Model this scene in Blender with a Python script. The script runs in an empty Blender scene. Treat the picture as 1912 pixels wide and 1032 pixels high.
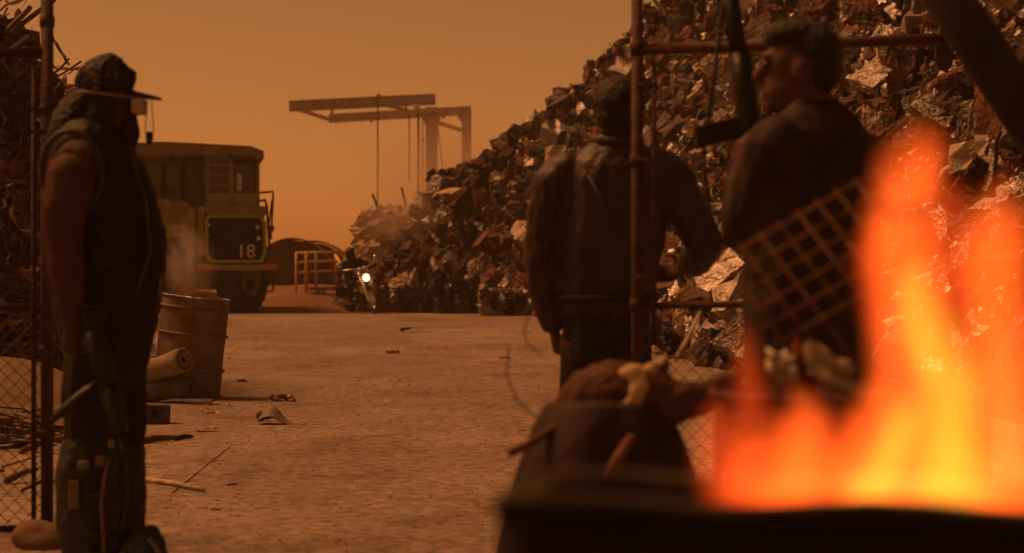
import bpy, bmesh, math, random
from mathutils import Vector, Matrix, Euler, noise as mnoise
R = math.radians
random.seed(7)
scene = bpy.context.scene
COL = scene.collection

# ------------------------------------------------------------------ camera
FPX, CAMH, HORY = 4144.0, 1.18, 485.0          # focal length in photo pixels, eye height, horizon row
cam_data = bpy.data.cameras.new('camera')
cam = bpy.data.objects.new('camera', cam_data); COL.objects.link(cam)
cam.location = (0, 0, CAMH); cam.rotation_euler = (R(90), 0, 0)
cam_data.sensor_width = 36.0
cam_data.lens = 36.0 * FPX / 1912.0
cam_data.shift_y = -(516 - HORY) / 1912.0
cam_data.clip_start = 0.05; cam_data.clip_end = 2000
cam_data.dof.use_dof = True
cam_data.dof.focus_distance = 17.0
cam_data.dof.aperture_fstop = 3.3
scene.camera = cam

# ------------------------------------------------------------------ sky, sun, exposure
SUN_EL, SUN_AZ = R(56), R(-66)                  # azimuth clockwise from +Y: high, from the left, a little behind
w = bpy.data.worlds.new('World'); scene.world = w; w.use_nodes = True
nt = w.node_tree; nt.nodes.clear()
sky = nt.nodes.new('ShaderNodeTexSky'); sky.sky_type = 'NISHITA'; sky.sun_disc = False
sky.sun_elevation = SUN_EL; sky.sun_rotation = SUN_AZ
sky.air_density = 0.6; sky.dust_density = 1.0; sky.ozone_density = 1.0
tint = nt.nodes.new('ShaderNodeMix'); tint.data_type = 'RGBA'; tint.blend_type = 'MULTIPLY'
tint.inputs[0].default_value = 1.0
tint.inputs[7].default_value = (1.0, 0.272, 0.053, 1)     # dust-laden air: only the warm light comes through
bg = nt.nodes.new('ShaderNodeBackground'); bg.inputs[1].default_value = 0.114
out = nt.nodes.new('ShaderNodeOutputWorld')
nt.links.new(sky.outputs[0], tint.inputs[6]); nt.links.new(tint.outputs[2], bg.inputs[0]); nt.links.new(bg.outputs[0], out.inputs[0])
sun_data = bpy.data.lights.new('sun', 'SUN'); sun = bpy.data.objects.new('sun', sun_data); COL.objects.link(sun)
sun_data.energy = 2.6; sun_data.angle = R(22); sun_data.color = (1.0, 0.42, 0.155)
sdir = Vector((math.sin(SUN_AZ) * math.cos(SUN_EL), math.cos(SUN_AZ) * math.cos(SUN_EL), math.sin(SUN_EL)))
sun.rotation_euler = (-sdir).to_track_quat('-Z', 'Y').to_euler()
sun.location = (0, 0, 60)
vs = scene.view_settings
vs.view_transform = 'Standard'; vs.look = 'None'; vs.gamma = 1.0; vs.use_curve_mapping = False
vs.exposure = 0.13
scene.cycles.use_denoising = True
scene.cycles.max_bounces = 6; scene.cycles.diffuse_bounces = 3; scene.cycles.glossy_bounces = 3
scene.cycles.volume_bounces = 1; scene.cycles.transparent_max_bounces = 12
scene.cycles.sample_clamp_indirect = 4.0

# ------------------------------------------------------------------ helpers
def P(x, y, d):
    """photo pixel + distance from the camera plane -> world point"""
    return Vector(((x - 956) / FPX * d, d, CAMH + (HORY - y) / FPX * d))
def G(x, y):
    """photo pixel on the ground -> world point"""
    d = CAMH * FPX / (y - HORY)
    return Vector(((x - 956) / FPX * d, d, 0))

def tag(o, label=None, cat=None, group=None, kind=None):
    if label: o['label'] = label
    if cat: o['category'] = cat
    if group: o['group'] = group
    if kind: o['kind'] = kind
    return o
def empty(name, loc, label=None, cat=None, group=None, rot=(0, 0, 0)):
    o = bpy.data.objects.new(name, None); COL.objects.link(o)
    o.empty_display_size = 0.1
    o.location = loc; o.rotation_euler = rot
    return tag(o, label, cat, group)

class MB:
    """collects simple solids; build() links them as one mesh object"""
    def __init__(s): s.v = []; s.f = []
    def add(s, vs, fs):
        n = len(s.v); s.v += [Vector(p) for p in vs]; s.f += [tuple(i + n for i in q) for q in fs]; return s
    def box(s, c, size, rot=None, taper=1.0):
        c = Vector(c); hx, hy, hz = size[0] / 2, size[1] / 2, size[2] / 2
        m = rot if isinstance(rot, Matrix) else Euler(rot or (0, 0, 0)).to_matrix()
        vs = []
        for z in (-1, 1):
            t = taper if z > 0 else 1
            for x, y in ((-1, -1), (1, -1), (1, 1), (-1, 1)): vs.append(c + m @ Vector((x * hx * t, y * hy * t, z * hz)))
        return s.add(vs, [(3, 2, 1, 0), (4, 5, 6, 7), (0, 1, 5, 4), (1, 2, 6, 5), (2, 3, 7, 6), (3, 0, 4, 7)])
    def span(s, a, b): # axis-aligned box between two corners
        a = Vector(a); b = Vector(b); return s.box((a + b) / 2, [abs(b[i] - a[i]) for i in range(3)])
    def tube(s, pts, r, n=8, closed=False, flat=1.0):
        pts = [Vector(p) for p in pts]; k = len(pts)
        rr = r if isinstance(r, (list, tuple)) else [r] * k
        ref = None; base = len(s.v)
        for i, p in enumerate(pts):
            if closed: t = (pts[(i + 1) % k] - pts[i - 1])
            else: t = (pts[min(i + 1, k - 1)] - pts[max(i - 1, 0)])
            t = t.normalized() if t.length > 1e-9 else Vector((0, 0, 1))
            if ref is None:
                ref = t.orthogonal().normalized()
            ref = (ref - t * ref.dot(t))
            ref = ref.normalized() if ref.length > 1e-6 else t.orthogonal().normalized()
            b = t.cross(ref)
            for j in range(n):
                a = 2 * math.pi * j / n
                s.v.append(p + (ref * math.cos(a) + b * math.sin(a) * flat) * rr[i])
        m = k if closed else k - 1
        for i in range(m):
            i2 = (i + 1) % k
            for j in range(n):
                j2 = (j + 1) % n
                s.f.append((base + i * n + j, base + i * n + j2, base + i2 * n + j2, base + i2 * n + j))
        if not closed:
            s.f.append(tuple(base + j for j in reversed(range(n))))
            s.f.append(tuple(base + (k - 1) * n + j for j in range(n)))
        return s
    def lathe(s, prof, c=(0, 0, 0), n=24, m=None, cap=True):
        c = Vector(c); base = len(s.v); m = m or Matrix.Identity(3)
        for r, z in prof:
            for j in range(n):
                a = 2 * math.pi * j / n
                s.v.append(c + m @ Vector((r * math.cos(a), r * math.sin(a), z)))
        for i in range(len(prof) - 1):
            for j in range(n):
                j2 = (j + 1) % n
                s.f.append((base + i * n + j, base + i * n + j2, base + (i + 1) * n + j2, base + (i + 1) * n + j))
        if cap:
            s.f.append(tuple(base + j for j in reversed(range(n))))
            s.f.append(tuple(base + (len(prof) - 1) * n + j for j in range(n)))
        return s
    def prism(s, poly, y0, y1):
        """poly in (x,z), extruded along y"""
        n = len(poly)
        vs = [(x, y0, z) for x, z in poly] + [(x, y1, z) for x, z in poly]
        fs = [tuple(range(n)), tuple(reversed(range(n, 2 * n)))]
        for i in range(n):
            j = (i + 1) % n; fs.append((i, i + n, j + n, j))
        return s.add(vs, fs)
    def grid(s, fn, nu, nv):
        base = len(s.v)
        for i in range(nu + 1):
            for j in range(nv + 1): s.v.append(Vector(fn(i / nu, j / nv)))
        for i in range(nu):
            for j in range(nv):
                a = base + i * (nv + 1) + j
                s.f.append((a, a + nv + 1, a + nv + 2, a + 1))
        return s
    def mesh(s, name, off=(0, 0, 0)):
        me = bpy.data.meshes.new(name); off = Vector(off)
        me.from_pydata([tuple(p - off) for p in s.v], [], s.f); me.update()
        return me
    def build(s, name, mat, parent=None, local=False, smooth=False, bevel=0.0, solid=0.0, base=None, origin=None):
        """world-coordinate vertices unless local; without a parent the origin goes to the base of the piece"""
        if parent is not None:
            off = Vector((0, 0, 0)) if local else Vector(parent.location)
        elif local: off = Vector((0, 0, 0))
        else:
            if origin is not None: off = Vector(origin)
            else:
                zs = min(p.z for p in s.v); off = sum(s.v, Vector()) / len(s.v); off.z = zs
        me = s.mesh(name, off)
        o = bpy.data.objects.new(name, me); COL.objects.link(o)
        if parent is not None: o.parent = parent
        elif not local: o.location = off
        me.materials.append(mat)
        if smooth:
            for p in me.polygons: p.use_smooth = True
        if bevel > 0:
            b = o.modifiers.new('bevel', 'BEVEL'); b.width = bevel; b.segments = 2; b.limit_method = 'ANGLE'
        if solid > 0:
            b = o.modifiers.new('solid', 'SOLIDIFY'); b.thickness = solid; b.offset = 0
        return o

def sub_build(mb, name, mat, part, **k):
    """sub-part: child of a part whose own origin coincides with its root (parts have zero local offset)"""
    root = part.parent
    o = mb.build(name, mat, root, **k); o.parent = part
    return o

# ------------------------------------------------------------------ materials
def mat(name, c1, c2=None, rough=0.8, metal=0.0, scale=6.0, bump=0.3, bscale=None, detail=8.0, dist=0.02, c3=None, spec=0.3, contrast=(0.35, 0.65)):
    m = bpy.data.materials.new(name); m.use_nodes = True
    nt = m.node_tree; N = nt.nodes; L = nt.links
    b = N['Principled BSDF']; b.inputs['Roughness'].default_value = rough; b.inputs['Metallic'].default_value = metal
    b.inputs['Specular IOR Level'].default_value = spec
    tc = N.new('ShaderNodeTexCoord'); oi = N.new('ShaderNodeObjectInfo')
    mul = N.new('ShaderNodeMath'); mul.operation = 'MULTIPLY'; mul.inputs[1].default_value = 37.0
    L.new(oi.outputs['Random'], mul.inputs[0])
    add = N.new('ShaderNodeVectorMath'); add.operation = 'ADD'
    L.new(tc.outputs['Object'], add.inputs[0]); L.new(mul.outputs[0], add.inputs[1])
    n1 = N.new('ShaderNodeTexNoise'); n1.inputs['Scale'].default_value = scale; n1.inputs['Detail'].default_value = detail; n1.inputs['Roughness'].default_value = 0.62
    L.new(add.outputs[0], n1.inputs['Vector'])
    cr = N.new('ShaderNodeValToRGB')
    cr.color_ramp.elements[0].position = contrast[0]; cr.color_ramp.elements[1].position = contrast[1]
    c2 = c2 or tuple(0.6 * c for c in c1)
    cr.color_ramp.elements[0].color = (*c1, 1); cr.color_ramp.elements[1].color = (*c2, 1)
    if c3:
        e = cr.color_ramp.elements.new((contrast[0] + contrast[1]) / 2 + 0.12); e.color = (*c3, 1)
    L.new(n1.outputs[0], cr.inputs[0])
    # overall value jitter per object
    hsv = N.new('ShaderNodeHueSaturation')
    mr = N.new('ShaderNodeMapRange'); mr.inputs[3].default_value = 0.8; mr.inputs[4].default_value = 1.2
    L.new(oi.outputs['Random'], mr.inputs[0]); L.new(mr.outputs[0], hsv.inputs['Value']); L.new(cr.outputs[0], hsv.inputs['Color'])
    L.new(hsv.outputs[0], b.inputs['Base Color'])
    if bump:
        n2 = N.new('ShaderNodeTexNoise'); n2.inputs['Scale'].default_value = bscale or scale * 5; n2.inputs['Detail'].default_value = 6
        L.new(add.outputs[0], n2.inputs['Vector'])
        bp = N.new('ShaderNodeBump'); bp.inputs['Strength'].default_value = bump; bp.inputs['Distance'].default_value = dist
        L.new(n2.outputs[0], bp.inputs['Height']); L.new(bp.outputs[0], b.inputs['Normal'])
        rr = N.new('ShaderNodeMapRange'); rr.inputs[3].default_value = max(0.05, rough - 0.18); rr.inputs[4].default_value = min(1, rough + 0.15)
        L.new(n1.outputs[0], rr.inputs[0]); L.new(rr.outputs[0], b.inputs['Roughness'])
    return m
def emis(name, col, strength):
    m = bpy.data.materials.new(name); m.use_nodes = True; nt = m.node_tree
    nt.nodes.remove(nt.nodes['Principled BSDF'])
    e = nt.nodes.new('ShaderNodeEmission'); e.inputs[0].default_value = (*col, 1); e.inputs[1].default_value = strength
    nt.links.new(e.outputs[0], nt.nodes['Material Output'].inputs[0]); return m

M = {}
M['rust_dark'] = mat('rust_dark', (0.075, 0.034, 0.02), (0.035, 0.018, 0.012), 0.85, 0.0, 9, 0.9, bscale=14, dist=0.06)
M['rust'] = mat('rust', (0.20, 0.085, 0.04), (0.07, 0.03, 0.02), 0.8, 0.0, 8, 0.9, bscale=14, dist=0.06)
M['rust_red'] = mat('rust_red', (0.16, 0.05, 0.035), (0.06, 0.025, 0.02), 0.75, 0.0, 7, 0.9, bscale=14, dist=0.06)
M['steel_dark'] = mat('steel_dark', (0.06, 0.055, 0.05), (0.025, 0.022, 0.02), 0.5, 0.6, 8, 0.9, bscale=14, dist=0.06)
M['galv'] = mat('galvanised_sheet', (0.40, 0.38, 0.35), (0.22, 0.18, 0.155), 0.5, 0.75, 5, 0.9, bscale=14, dist=0.06)
M['cream'] = mat('cream_paint', (0.62, 0.56, 0.44), (0.34, 0.24, 0.15), 0.55, 0.0, 5, 0.9, bscale=14, dist=0.06)
M['tan'] = mat('tan_sheet', (0.56, 0.46, 0.35), (0.38, 0.28, 0.2), 0.8, 0.0, 4, 0.9, bscale=14, dist=0.06)
M['bluegrey'] = mat('grey_paint', (0.16, 0.16, 0.165), (0.08, 0.065, 0.06), 0.5, 0.2, 6, 0.9, bscale=14, dist=0.06)
M['black'] = mat('black_scrap', (0.02, 0.018, 0.016), (0.045, 0.03, 0.022), 0.6, 0.0, 8, 0.9, bscale=14, dist=0.06)
M['brightmetal'] = mat('bare_metal', (0.6, 0.56, 0.5), (0.35, 0.29, 0.24), 0.42, 1.0, 5, 0.9, bscale=14, dist=0.06)
M['cloudgrey'] = mat('weathered_sheet', (0.30, 0.26, 0.24), (0.16, 0.11, 0.09), 0.6, 0.3, 4, 0.7, bscale=12, dist=0.05)
M['crush'] = mat('crushed_mass', (0.12, 0.078, 0.06), (0.23, 0.19, 0.165), 0.65, 0.2, 4.5, 0.9, bscale=9, dist=0.08, c3=(0.04, 0.022, 0.018), contrast=(0.33, 0.66))
SCRAP = ['rust_dark'] * 4 + ['rust'] * 5 + ['rust_red'] * 3 + ['steel_dark'] * 2 + ['crush'] * 7 + ['galv'] * 4 + ['cream'] + ['tan'] * 1 + ['bluegrey'] * 2 + ['black'] * 2 + ['brightmetal'] * 2 + ['cloudgrey'] * 2
M['wood_dark'] = mat('dark_timber', (0.085, 0.05, 0.03), (0.035, 0.02, 0.013), 0.85, 0, 10, 0.5)
M['wood'] = mat('timber', (0.22, 0.13, 0.075), (0.10, 0.055, 0.03), 0.85, 0, 10, 0.5)
M['truck_green'] = mat('truck_green', (0.27, 0.31, 0.07), (0.17, 0.19, 0.05), 0.6, 0.0, 3.5, 0.25, c3=(0.18, 0.09, 0.035), contrast=(0.38, 0.72))
M['truck_rust'] = mat('truck_rusty_paint', (0.20, 0.10, 0.04), (0.19, 0.20, 0.055), 0.7, 0.0, 3, 0.3)
M['truck_dark'] = mat('truck_dark', (0.007, 0.007, 0.005), (0.014, 0.011, 0.008), 0.75, 0.0, 4, 0.3)
M['rubber'] = mat('rubber', (0.028, 0.026, 0.022), (0.055, 0.045, 0.035), 0.9, 0, 5, 0.4)
M['truck_trim'] = mat('truck_trim', (0.40, 0.42, 0.10), (0.26, 0.25, 0.07), 0.6, 0.0, 5, 0.2)
M['fork'] = mat('fork_painted_shine', (0.85, 0.83, 0.8), (0.75, 0.73, 0.7), 0.4, 0.2, 5, 0)  # near-white, barely metallic: the chrome's bright reflection is put into the colour
M['orange'] = mat('orange_paint', (0.62, 0.28, 0.04), (0.45, 0.18, 0.03), 0.6, 0, 6, 0.2)
M['yellow'] = mat('yellow_paint', (0.68, 0.45, 0.06), (0.5, 0.28, 0.05), 0.6, 0, 6, 0.2)
M['white'] = mat('white_paint', (0.78, 0.76, 0.7), (0.62, 0.58, 0.5), 0.6, 0, 8, 0.1)
M['maroon'] = mat('dark_red_paint', (0.12, 0.02, 0.015), (0.08, 0.015, 0.012), 0.6, 0, 8, 0.1)
M['tank'] = mat('tank_rust', (0.12, 0.055, 0.035), (0.075, 0.035, 0.025), 0.85, 0, 1.5, 0.3)
M['gate'] = mat('gate_pipe', (0.085, 0.038, 0.026), (0.045, 0.02, 0.015), 0.7, 0.2, 12, 0.4)
M['wire'] = mat('wire', (0.06, 0.045, 0.035), (0.035, 0.025, 0.02), 0.6, 0.5, 12, 0)
M['crane'] = mat('crane_hazed_paint', (0.56, 0.47, 0.40), (0.42, 0.34, 0.28), 0.7, 0.1, 1.2, 0.1)  # paint lightened so that the fading by haze sits in the colour
M['drum'] = mat('drum_steel', (0.25, 0.20, 0.165), (0.15, 0.11, 0.085), 0.7, 0.25, 5, 0.2, c3=(0.17, 0.10, 0.065))
M['card'] = mat('cardboard', (0.50, 0.36, 0.22), (0.38, 0.26, 0.15), 0.9, 0, 5, 0.2)
M['roll_light'] = mat('carpet_back', (0.42, 0.33, 0.22), (0.28, 0.20, 0.13), 0.95, 0, 14, 0.6)
M['roll_dark'] = mat('carpet_grey', (0.16, 0.12, 0.09), (0.09, 0.06, 0.045), 0.95, 0, 14, 0.6)
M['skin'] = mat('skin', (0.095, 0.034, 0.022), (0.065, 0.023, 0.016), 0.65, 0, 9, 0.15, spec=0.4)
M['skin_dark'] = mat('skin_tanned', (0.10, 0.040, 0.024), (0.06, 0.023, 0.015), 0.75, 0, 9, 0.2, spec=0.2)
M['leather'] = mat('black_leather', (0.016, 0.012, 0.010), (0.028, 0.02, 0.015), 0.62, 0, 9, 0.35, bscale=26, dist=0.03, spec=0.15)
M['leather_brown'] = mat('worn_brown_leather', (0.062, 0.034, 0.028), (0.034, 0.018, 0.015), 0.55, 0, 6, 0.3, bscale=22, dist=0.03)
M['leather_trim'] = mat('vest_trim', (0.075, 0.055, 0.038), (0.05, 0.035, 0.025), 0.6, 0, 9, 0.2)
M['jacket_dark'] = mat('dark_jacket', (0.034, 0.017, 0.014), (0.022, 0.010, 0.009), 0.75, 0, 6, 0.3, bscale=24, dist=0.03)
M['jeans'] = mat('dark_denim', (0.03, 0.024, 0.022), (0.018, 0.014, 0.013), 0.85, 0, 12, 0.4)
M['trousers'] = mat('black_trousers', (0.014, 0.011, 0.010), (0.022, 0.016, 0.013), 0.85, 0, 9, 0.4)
M['hair'] = mat('dark_hair', (0.012, 0.007, 0.005), (0.02, 0.011, 0.008), 0.6, 0, 20, 0.8, bscale=60, dist=0.02)
M['olive'] = mat('dark_olive_kit', (0.024, 0.028, 0.018), (0.014, 0.015, 0.010), 0.6, 0, 9, 0.3)
M['gun'] = mat('gun_metal', (0.03, 0.033, 0.026), (0.018, 0.018, 0.015), 0.45, 0.4, 10, 0.2)
M['pole'] = mat('dark_pole', (0.030, 0.02, 0.016), (0.02, 0.013, 0.011), 0.7, 0.0, 6, 0.1)
M['strap'] = mat('pale_strap', (0.26, 0.19, 0.13), (0.18, 0.12, 0.08), 0.8, 0, 12, 0.2)
M['tarp'] = mat('dark_tarp', (0.034, 0.012, 0.009), (0.02, 0.008, 0.007), 0.75, 0, 4, 0.4)
M['dirt'] = mat('dry_dirt', (0.30, 0.20, 0.13), (0.20, 0.125, 0.08), 0.95, 0, 4, 0.5, bscale=30)
M['stone'] = mat('stone', (0.27, 0.17, 0.11), (0.16, 0.095, 0.06), 0.9, 0, 6, 0.5)
M['bin'] = mat('sooty_steel', (0.012, 0.009, 0.007), (0.02, 0.012, 0.009), 0.85, 0.0, 5, 0.3)
M['cloth_white'] = mat('dirty_white_cloth', (0.58, 0.5, 0.42), (0.42, 0.34, 0.27), 0.9, 0, 6, 0.3)
M['cloth_red'] = mat('red_cloth', (0.33, 0.05, 0.03), (0.22, 0.035, 0.02), 0.9, 0, 6, 0.3)
M['hide'] = mat('brown_hide', (0.11, 0.05, 0.03), (0.07, 0.03, 0.02), 0.8, 0, 10, 0.4)
M['bone'] = mat('bare_bone', (0.55, 0.42, 0.25), (0.38, 0.26, 0.14), 0.7, 0, 8, 0.3)
M['meat'] = mat('reddish_limb', (0.20, 0.065, 0.04), (0.12, 0.04, 0.028), 0.7, 0, 8, 0.3)
M['chrome'] = mat('chrome', (0.9, 0.88, 0.85), (0.8, 0.78, 0.75), 0.3, 0.85, 5, 0)
M['glass'] = mat('dark_glass', (0.02, 0.022, 0.02), (0.03, 0.03, 0.028), 0.12, 0, 3, 0, spec=0.5)
M['lens'] = mat('lamp_glass', (0.75, 0.72, 0.65), (0.7, 0.66, 0.6), 0.15, 0, 3, 0, spec=0.5)
M['redlens'] = mat('red_lens', (0.5, 0.04, 0.02), (0.45, 0.04, 0.02), 0.2, 0, 3, 0, spec=0.5)
M['headlight'] = emis('headlight_on', (1.0, 0.62, 0.28), 5.0)
M['ember'] = emis('ember', (1.0, 0.22, 0.03), 3.0)
M['purple'] = mat('mauve_plastic', (0.23, 0.17, 0.17), (0.16, 0.11, 0.11), 0.6, 0, 6, 0.2)

def vol_principled(name, density, color, aniso=0.2):
    m = bpy.data.materials.new(name); m.use_nodes = True; nt = m.node_tree
    nt.nodes.remove(nt.nodes['Principled BSDF'])
    v = nt.nodes.new('ShaderNodeVolumePrincipled'); v.inputs['Density'].default_value = density
    v.inputs['Color'].default_value = (*color, 1); v.inputs['Anisotropy'].default_value = aniso
    nt.links.new(v.outputs[0], nt.nodes['Material Output'].inputs['Volume'])
    return m, v
def vol_puff(name, density, color, scale=2.0, thr=(0.42, 0.75)):
    """smoke: noise density fading to nothing at the edge of an object-space unit ball"""
    m, v = vol_principled(name, 0, color, 0.1); nt = m.node_tree; N = nt.nodes; L = nt.links
    tc = N.new('ShaderNodeTexCoord')
    ln = N.new('ShaderNodeVectorMath'); ln.operation = 'LENGTH'; L.new(tc.outputs['Object'], ln.inputs[0])
    fall = N.new('ShaderNodeMapRange'); fall.interpolation_type = 'SMOOTHSTEP'
    fall.inputs[1].default_value = 1.0; fall.inputs[2].default_value = 0.15; fall.inputs[3].default_value = 0; fall.inputs[4].default_value = 1
    L.new(ln.outputs['Value'], fall.inputs[0])
    n = N.new('ShaderNodeTexNoise'); n.inputs['Scale'].default_value = scale; n.inputs['Detail'].default_value = 4; n.inputs['Distortion'].default_value = 0.6
    L.new(tc.outputs['Object'], n.inputs['Vector'])
    th = N.new('ShaderNodeMapRange'); th.inputs[1].default_value = thr[0]; th.inputs[2].default_value = thr[1]; L.new(n.outputs[0], th.inputs[0])
    a = N.new('ShaderNodeMath'); a.operation = 'MULTIPLY'; L.new(fall.outputs[0], a.inputs[0]); L.new(th.outputs[0], a.inputs[1])
    b = N.new('ShaderNodeMath'); b.operation = 'MULTIPLY'; b.inputs[1].default_value = density; L.new(a.outputs[0], b.inputs[0])
    L.new(b.outputs[0], v.inputs['Density'])
    return m
def vol_fire(name, col, strength, scale=9.0):
    m = bpy.data.materials.new(name); m.use_nodes = True; nt = m.node_tree; N = nt.nodes; L = nt.links
    N.remove(N['Principled BSDF'])
    e = N.new('ShaderNodeEmission'); e.inputs[0].default_value = (*col, 1); e.inputs[1].default_value = strength
    L.new(e.outputs[0], N['Material Output'].inputs['Volume'])
    return m

# ------------------------------------------------------------------ organic bodies: overlapping ellipsoids fused into one skin
_ico = None
def ico():
    global _ico
    if _ico is None:
        bm = bmesh.new(); bmesh.ops.create_icosphere(bm, subdivisions=2, radius=1.0)
        bm.verts.ensure_lookup_table()
        _ico = ([v.co.copy() for v in bm.verts], [tuple(v.index for v in f.verts) for f in bm.faces]); bm.free()
    return _ico
class Blob:
    def __init__(s): s.mb = MB()
    def ell(s, c, r, rot=None):
        vs, fs = ico(); c = Vector(c)
        if not isinstance(r, (tuple, list)): r = (r, r, r)
        m = rot if isinstance(rot, Matrix) else Euler(rot or (0, 0, 0)).to_matrix()
        s.mb.add([c + m @ Vector((v.x * r[0], v.y * r[1], v.z * r[2])) for v in vs], fs); return s
    def chain(s, pts, u=None):
        """pts: [(point, r) or (point, ru, rv)]; u = direction of ru"""
        for (a, b) in zip(pts[:-1], pts[1:]):
            pa, pb = Vector(a[0]), Vector(b[0]); t = pb - pa; ln = t.length
            if ln < 1e-6: continue
            t.normalize()
            if u is None: uu = t.orthogonal().normalized()
            else:
                uu = Vector(u); uu = uu - t * uu.dot(t)
                uu = uu.normalized() if uu.length > 1e-4 else t.orthogonal().normalized()
            vv = t.cross(uu)
            m = Matrix((uu, vv, t)).transposed()
            rmin = min(a[1], a[-1], b[1], b[-1]); k = max(2, int(ln / (rmin * (0.14 if a[1] != a[-1] else 0.25))) + 1)
            for i in range(k + 1):
                q = i / k
                r1 = a[1] * (1 - q) + b[1] * q; r2 = a[-1] * (1 - q) + b[-1] * q
                s.ell(pa.lerp(pb, q), (r1, r2, min(r1, r2)), m)
        return s
    def build(s, name, mat_, parent=None, voxel=0.01, smooth=4, folds=0.0, fscale=0.12, origin=None, stretch=None):
        off = Vector(parent.location) if parent is not None else Vector(origin or (0, 0, 0))
        me = s.mb.mesh(name + '_tmp', off)
        o = bpy.data.objects.new(name + '_tmp', me); COL.objects.link(o)
        r = o.modifiers.new('r', 'REMESH'); r.mode = 'VOXEL'; r.voxel_size = voxel; r.use_smooth_shade = True
        if smooth:
            q = o.modifiers.new('s', 'SMOOTH'); q.iterations = smooth; q.factor = 0.5
        dg = bpy.context.evaluated_depsgraph_get()
        m2 = bpy.data.meshes.new_from_object(o.evaluated_get(dg)); m2.name = name
        bpy.data.objects.remove(o); bpy.data.meshes.remove(me)
        if folds:
            nrm = [v.normal.copy() for v in m2.vertices]
            for v, n in zip(m2.vertices, nrm):
                p = Vector((v.co.x, v.co.y, v.co.z * (stretch or (0.5 if fscale > .1 else 1)))) / fscale
                w_ = mnoise.noise(p) * 0.6 + abs(mnoise.noise(p * 1.9 + Vector((3, 1, 7)))) * 0.9 + mnoise.noise(p * 4.1) * 0.25
                v.co += n * folds * (w_ - 0.25)
        o2 = bpy.data.objects.new(name, m2); COL.objects.link(o2)
        m2.materials.clear(); m2.materials.append(mat_)
        for p in m2.polygons: p.use_smooth = True
        if parent is not None: o2.parent = parent
        else: o2.location = off
        return o2
def text_mesh(txt, size, depth, name, mat_, parent, loc, bold=0.0):
    cu = bpy.data.curves.new(name, 'FONT'); cu.body = txt; cu.size = size; cu.extrude = depth; cu.align_x = 'CENTER'; cu.align_y = 'CENTER'; cu.offset = bold
    t = bpy.data.objects.new('tmp', cu); COL.objects.link(t)
    dg = bpy.context.evaluated_depsgraph_get()
    me = bpy.data.meshes.new_from_object(t.evaluated_get(dg)); bpy.data.objects.remove(t)
    o = bpy.data.objects.new(name, me); COL.objects.link(o); me.materials.clear(); me.materials.append(mat_)
    me.transform(Matrix.Rotation(R(90), 4, 'X')); o.location = loc
    o.parent = parent
    return o
# ================================================================== GROUND
def ground_mat(name, ca, cb, cc, fine=26.0, bump=0.5, pits=True):
    m = bpy.data.materials.new(name); m.use_nodes = True; nt = m.node_tree; N = nt.nodes; L = nt.links
    b = N['Principled BSDF']; b.inputs['Roughness'].default_value = 0.92; b.inputs['Specular IOR Level'].default_value = 0.2
    tc = N.new('ShaderNodeTexCoord')
    def nz(scale, det=8, rough=0.6, dist=0.0, sy=1.0):
        mp = N.new('ShaderNodeMapping'); mp.inputs['Scale'].default_value = (1, sy, 1); L.new(tc.outputs['Object'], mp.inputs[0])
        n = N.new('ShaderNodeTexNoise'); n.inputs['Scale'].default_value = scale; n.inputs['Detail'].default_value = det
        n.inputs['Roughness'].default_value = rough; n.inputs['Distortion'].default_value = dist
        L.new(mp.outputs[0], n.inputs['Vector']); return n
    big = nz(0.32, 5, 0.55, 0.4, 0.5); mid = nz(1.25, 9, 0.68, 0.8, 0.55); fin = nz(fine, 6, 0.7)
    r1 = N.new('ShaderNodeValToRGB'); r1.color_ramp.elements[0].position = 0.36; r1.color_ramp.elements[1].position = 0.64
    r1.color_ramp.elements[0].color = (*ca, 1); r1.color_ramp.elements[1].color = (*cb, 1); L.new(big.outputs[0], r1.inputs[0])
    mx = N.new('ShaderNodeMix'); mx.data_type = 'RGBA'
    r2 = N.new('ShaderNodeMapRange'); r2.inputs[1].default_value = 0.46; r2.inputs[2].default_value = 0.72; r2.inputs[4].default_value = 0.9
    L.new(mid.outputs[0], r2.inputs[0]); L.new(r2.outputs[0], mx.inputs[0]); L.new(r1.outputs[0], mx.inputs[6]); mx.inputs[7].default_value = (*cc, 1)
    mx2 = N.new('ShaderNodeMix'); mx2.data_type = 'RGBA'; mx2.blend_type = 'MULTIPLY'; mx2.inputs[0].default_value = 0.85
    r3 = N.new('ShaderNodeValToRGB'); r3.color_ramp.elements[0].position = 0.3; r3.color_ramp.elements[0].color = (0.22, 0.19, 0.17, 1)
    r3.color_ramp.elements[1].position = 0.62; r3.color_ramp.elements[1].color = (1.3, 1.28, 1.22, 1)
    L.new(fin.outputs[0], r3.inputs[0]); L.new(mx.outputs[2], mx2.inputs[6]); L.new(r3.outputs[0], mx2.inputs[7])
    L.new(mx2.outputs[2], b.inputs['Base Color'])
    ad = N.new('ShaderNodeMath'); ad.operation = 'MULTIPLY_ADD'; ad.inputs[1].default_value = 0.35
    L.new(fin.outputs[0], ad.inputs[0]); L.new(mid.outputs[0], ad.inputs[2])
    bp = N.new('ShaderNodeBump'); bp.inputs['Strength'].default_value = bump; bp.inputs['Distance'].default_value = 0.06
    L.new(ad.outputs[0], bp.inputs['Height']); L.new(bp.outputs[0], b.inputs['Normal'])
    return m
M['ground'] = ground_mat('dirt_ground', (0.27, 0.15, 0.09), (0.20, 0.10, 0.06), (0.16, 0.08, 0.05))
M['yard'] = ground_mat('packed_yard', (0.35, 0.285, 0.235), (0.245, 0.185, 0.15), (0.15, 0.105, 0.078), 14.0, 0.5)
g = MB().grid(lambda u, v: (-150 + 300 * u, -40 + 240 * v, -0.006 + (0.0 if v < 0.2 else 0.0)), 40, 44)
tag(g.build('ground', M['ground'], local=True), 'reddish dirt ground stretching behind the yard', 'ground', kind='structure')
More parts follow.
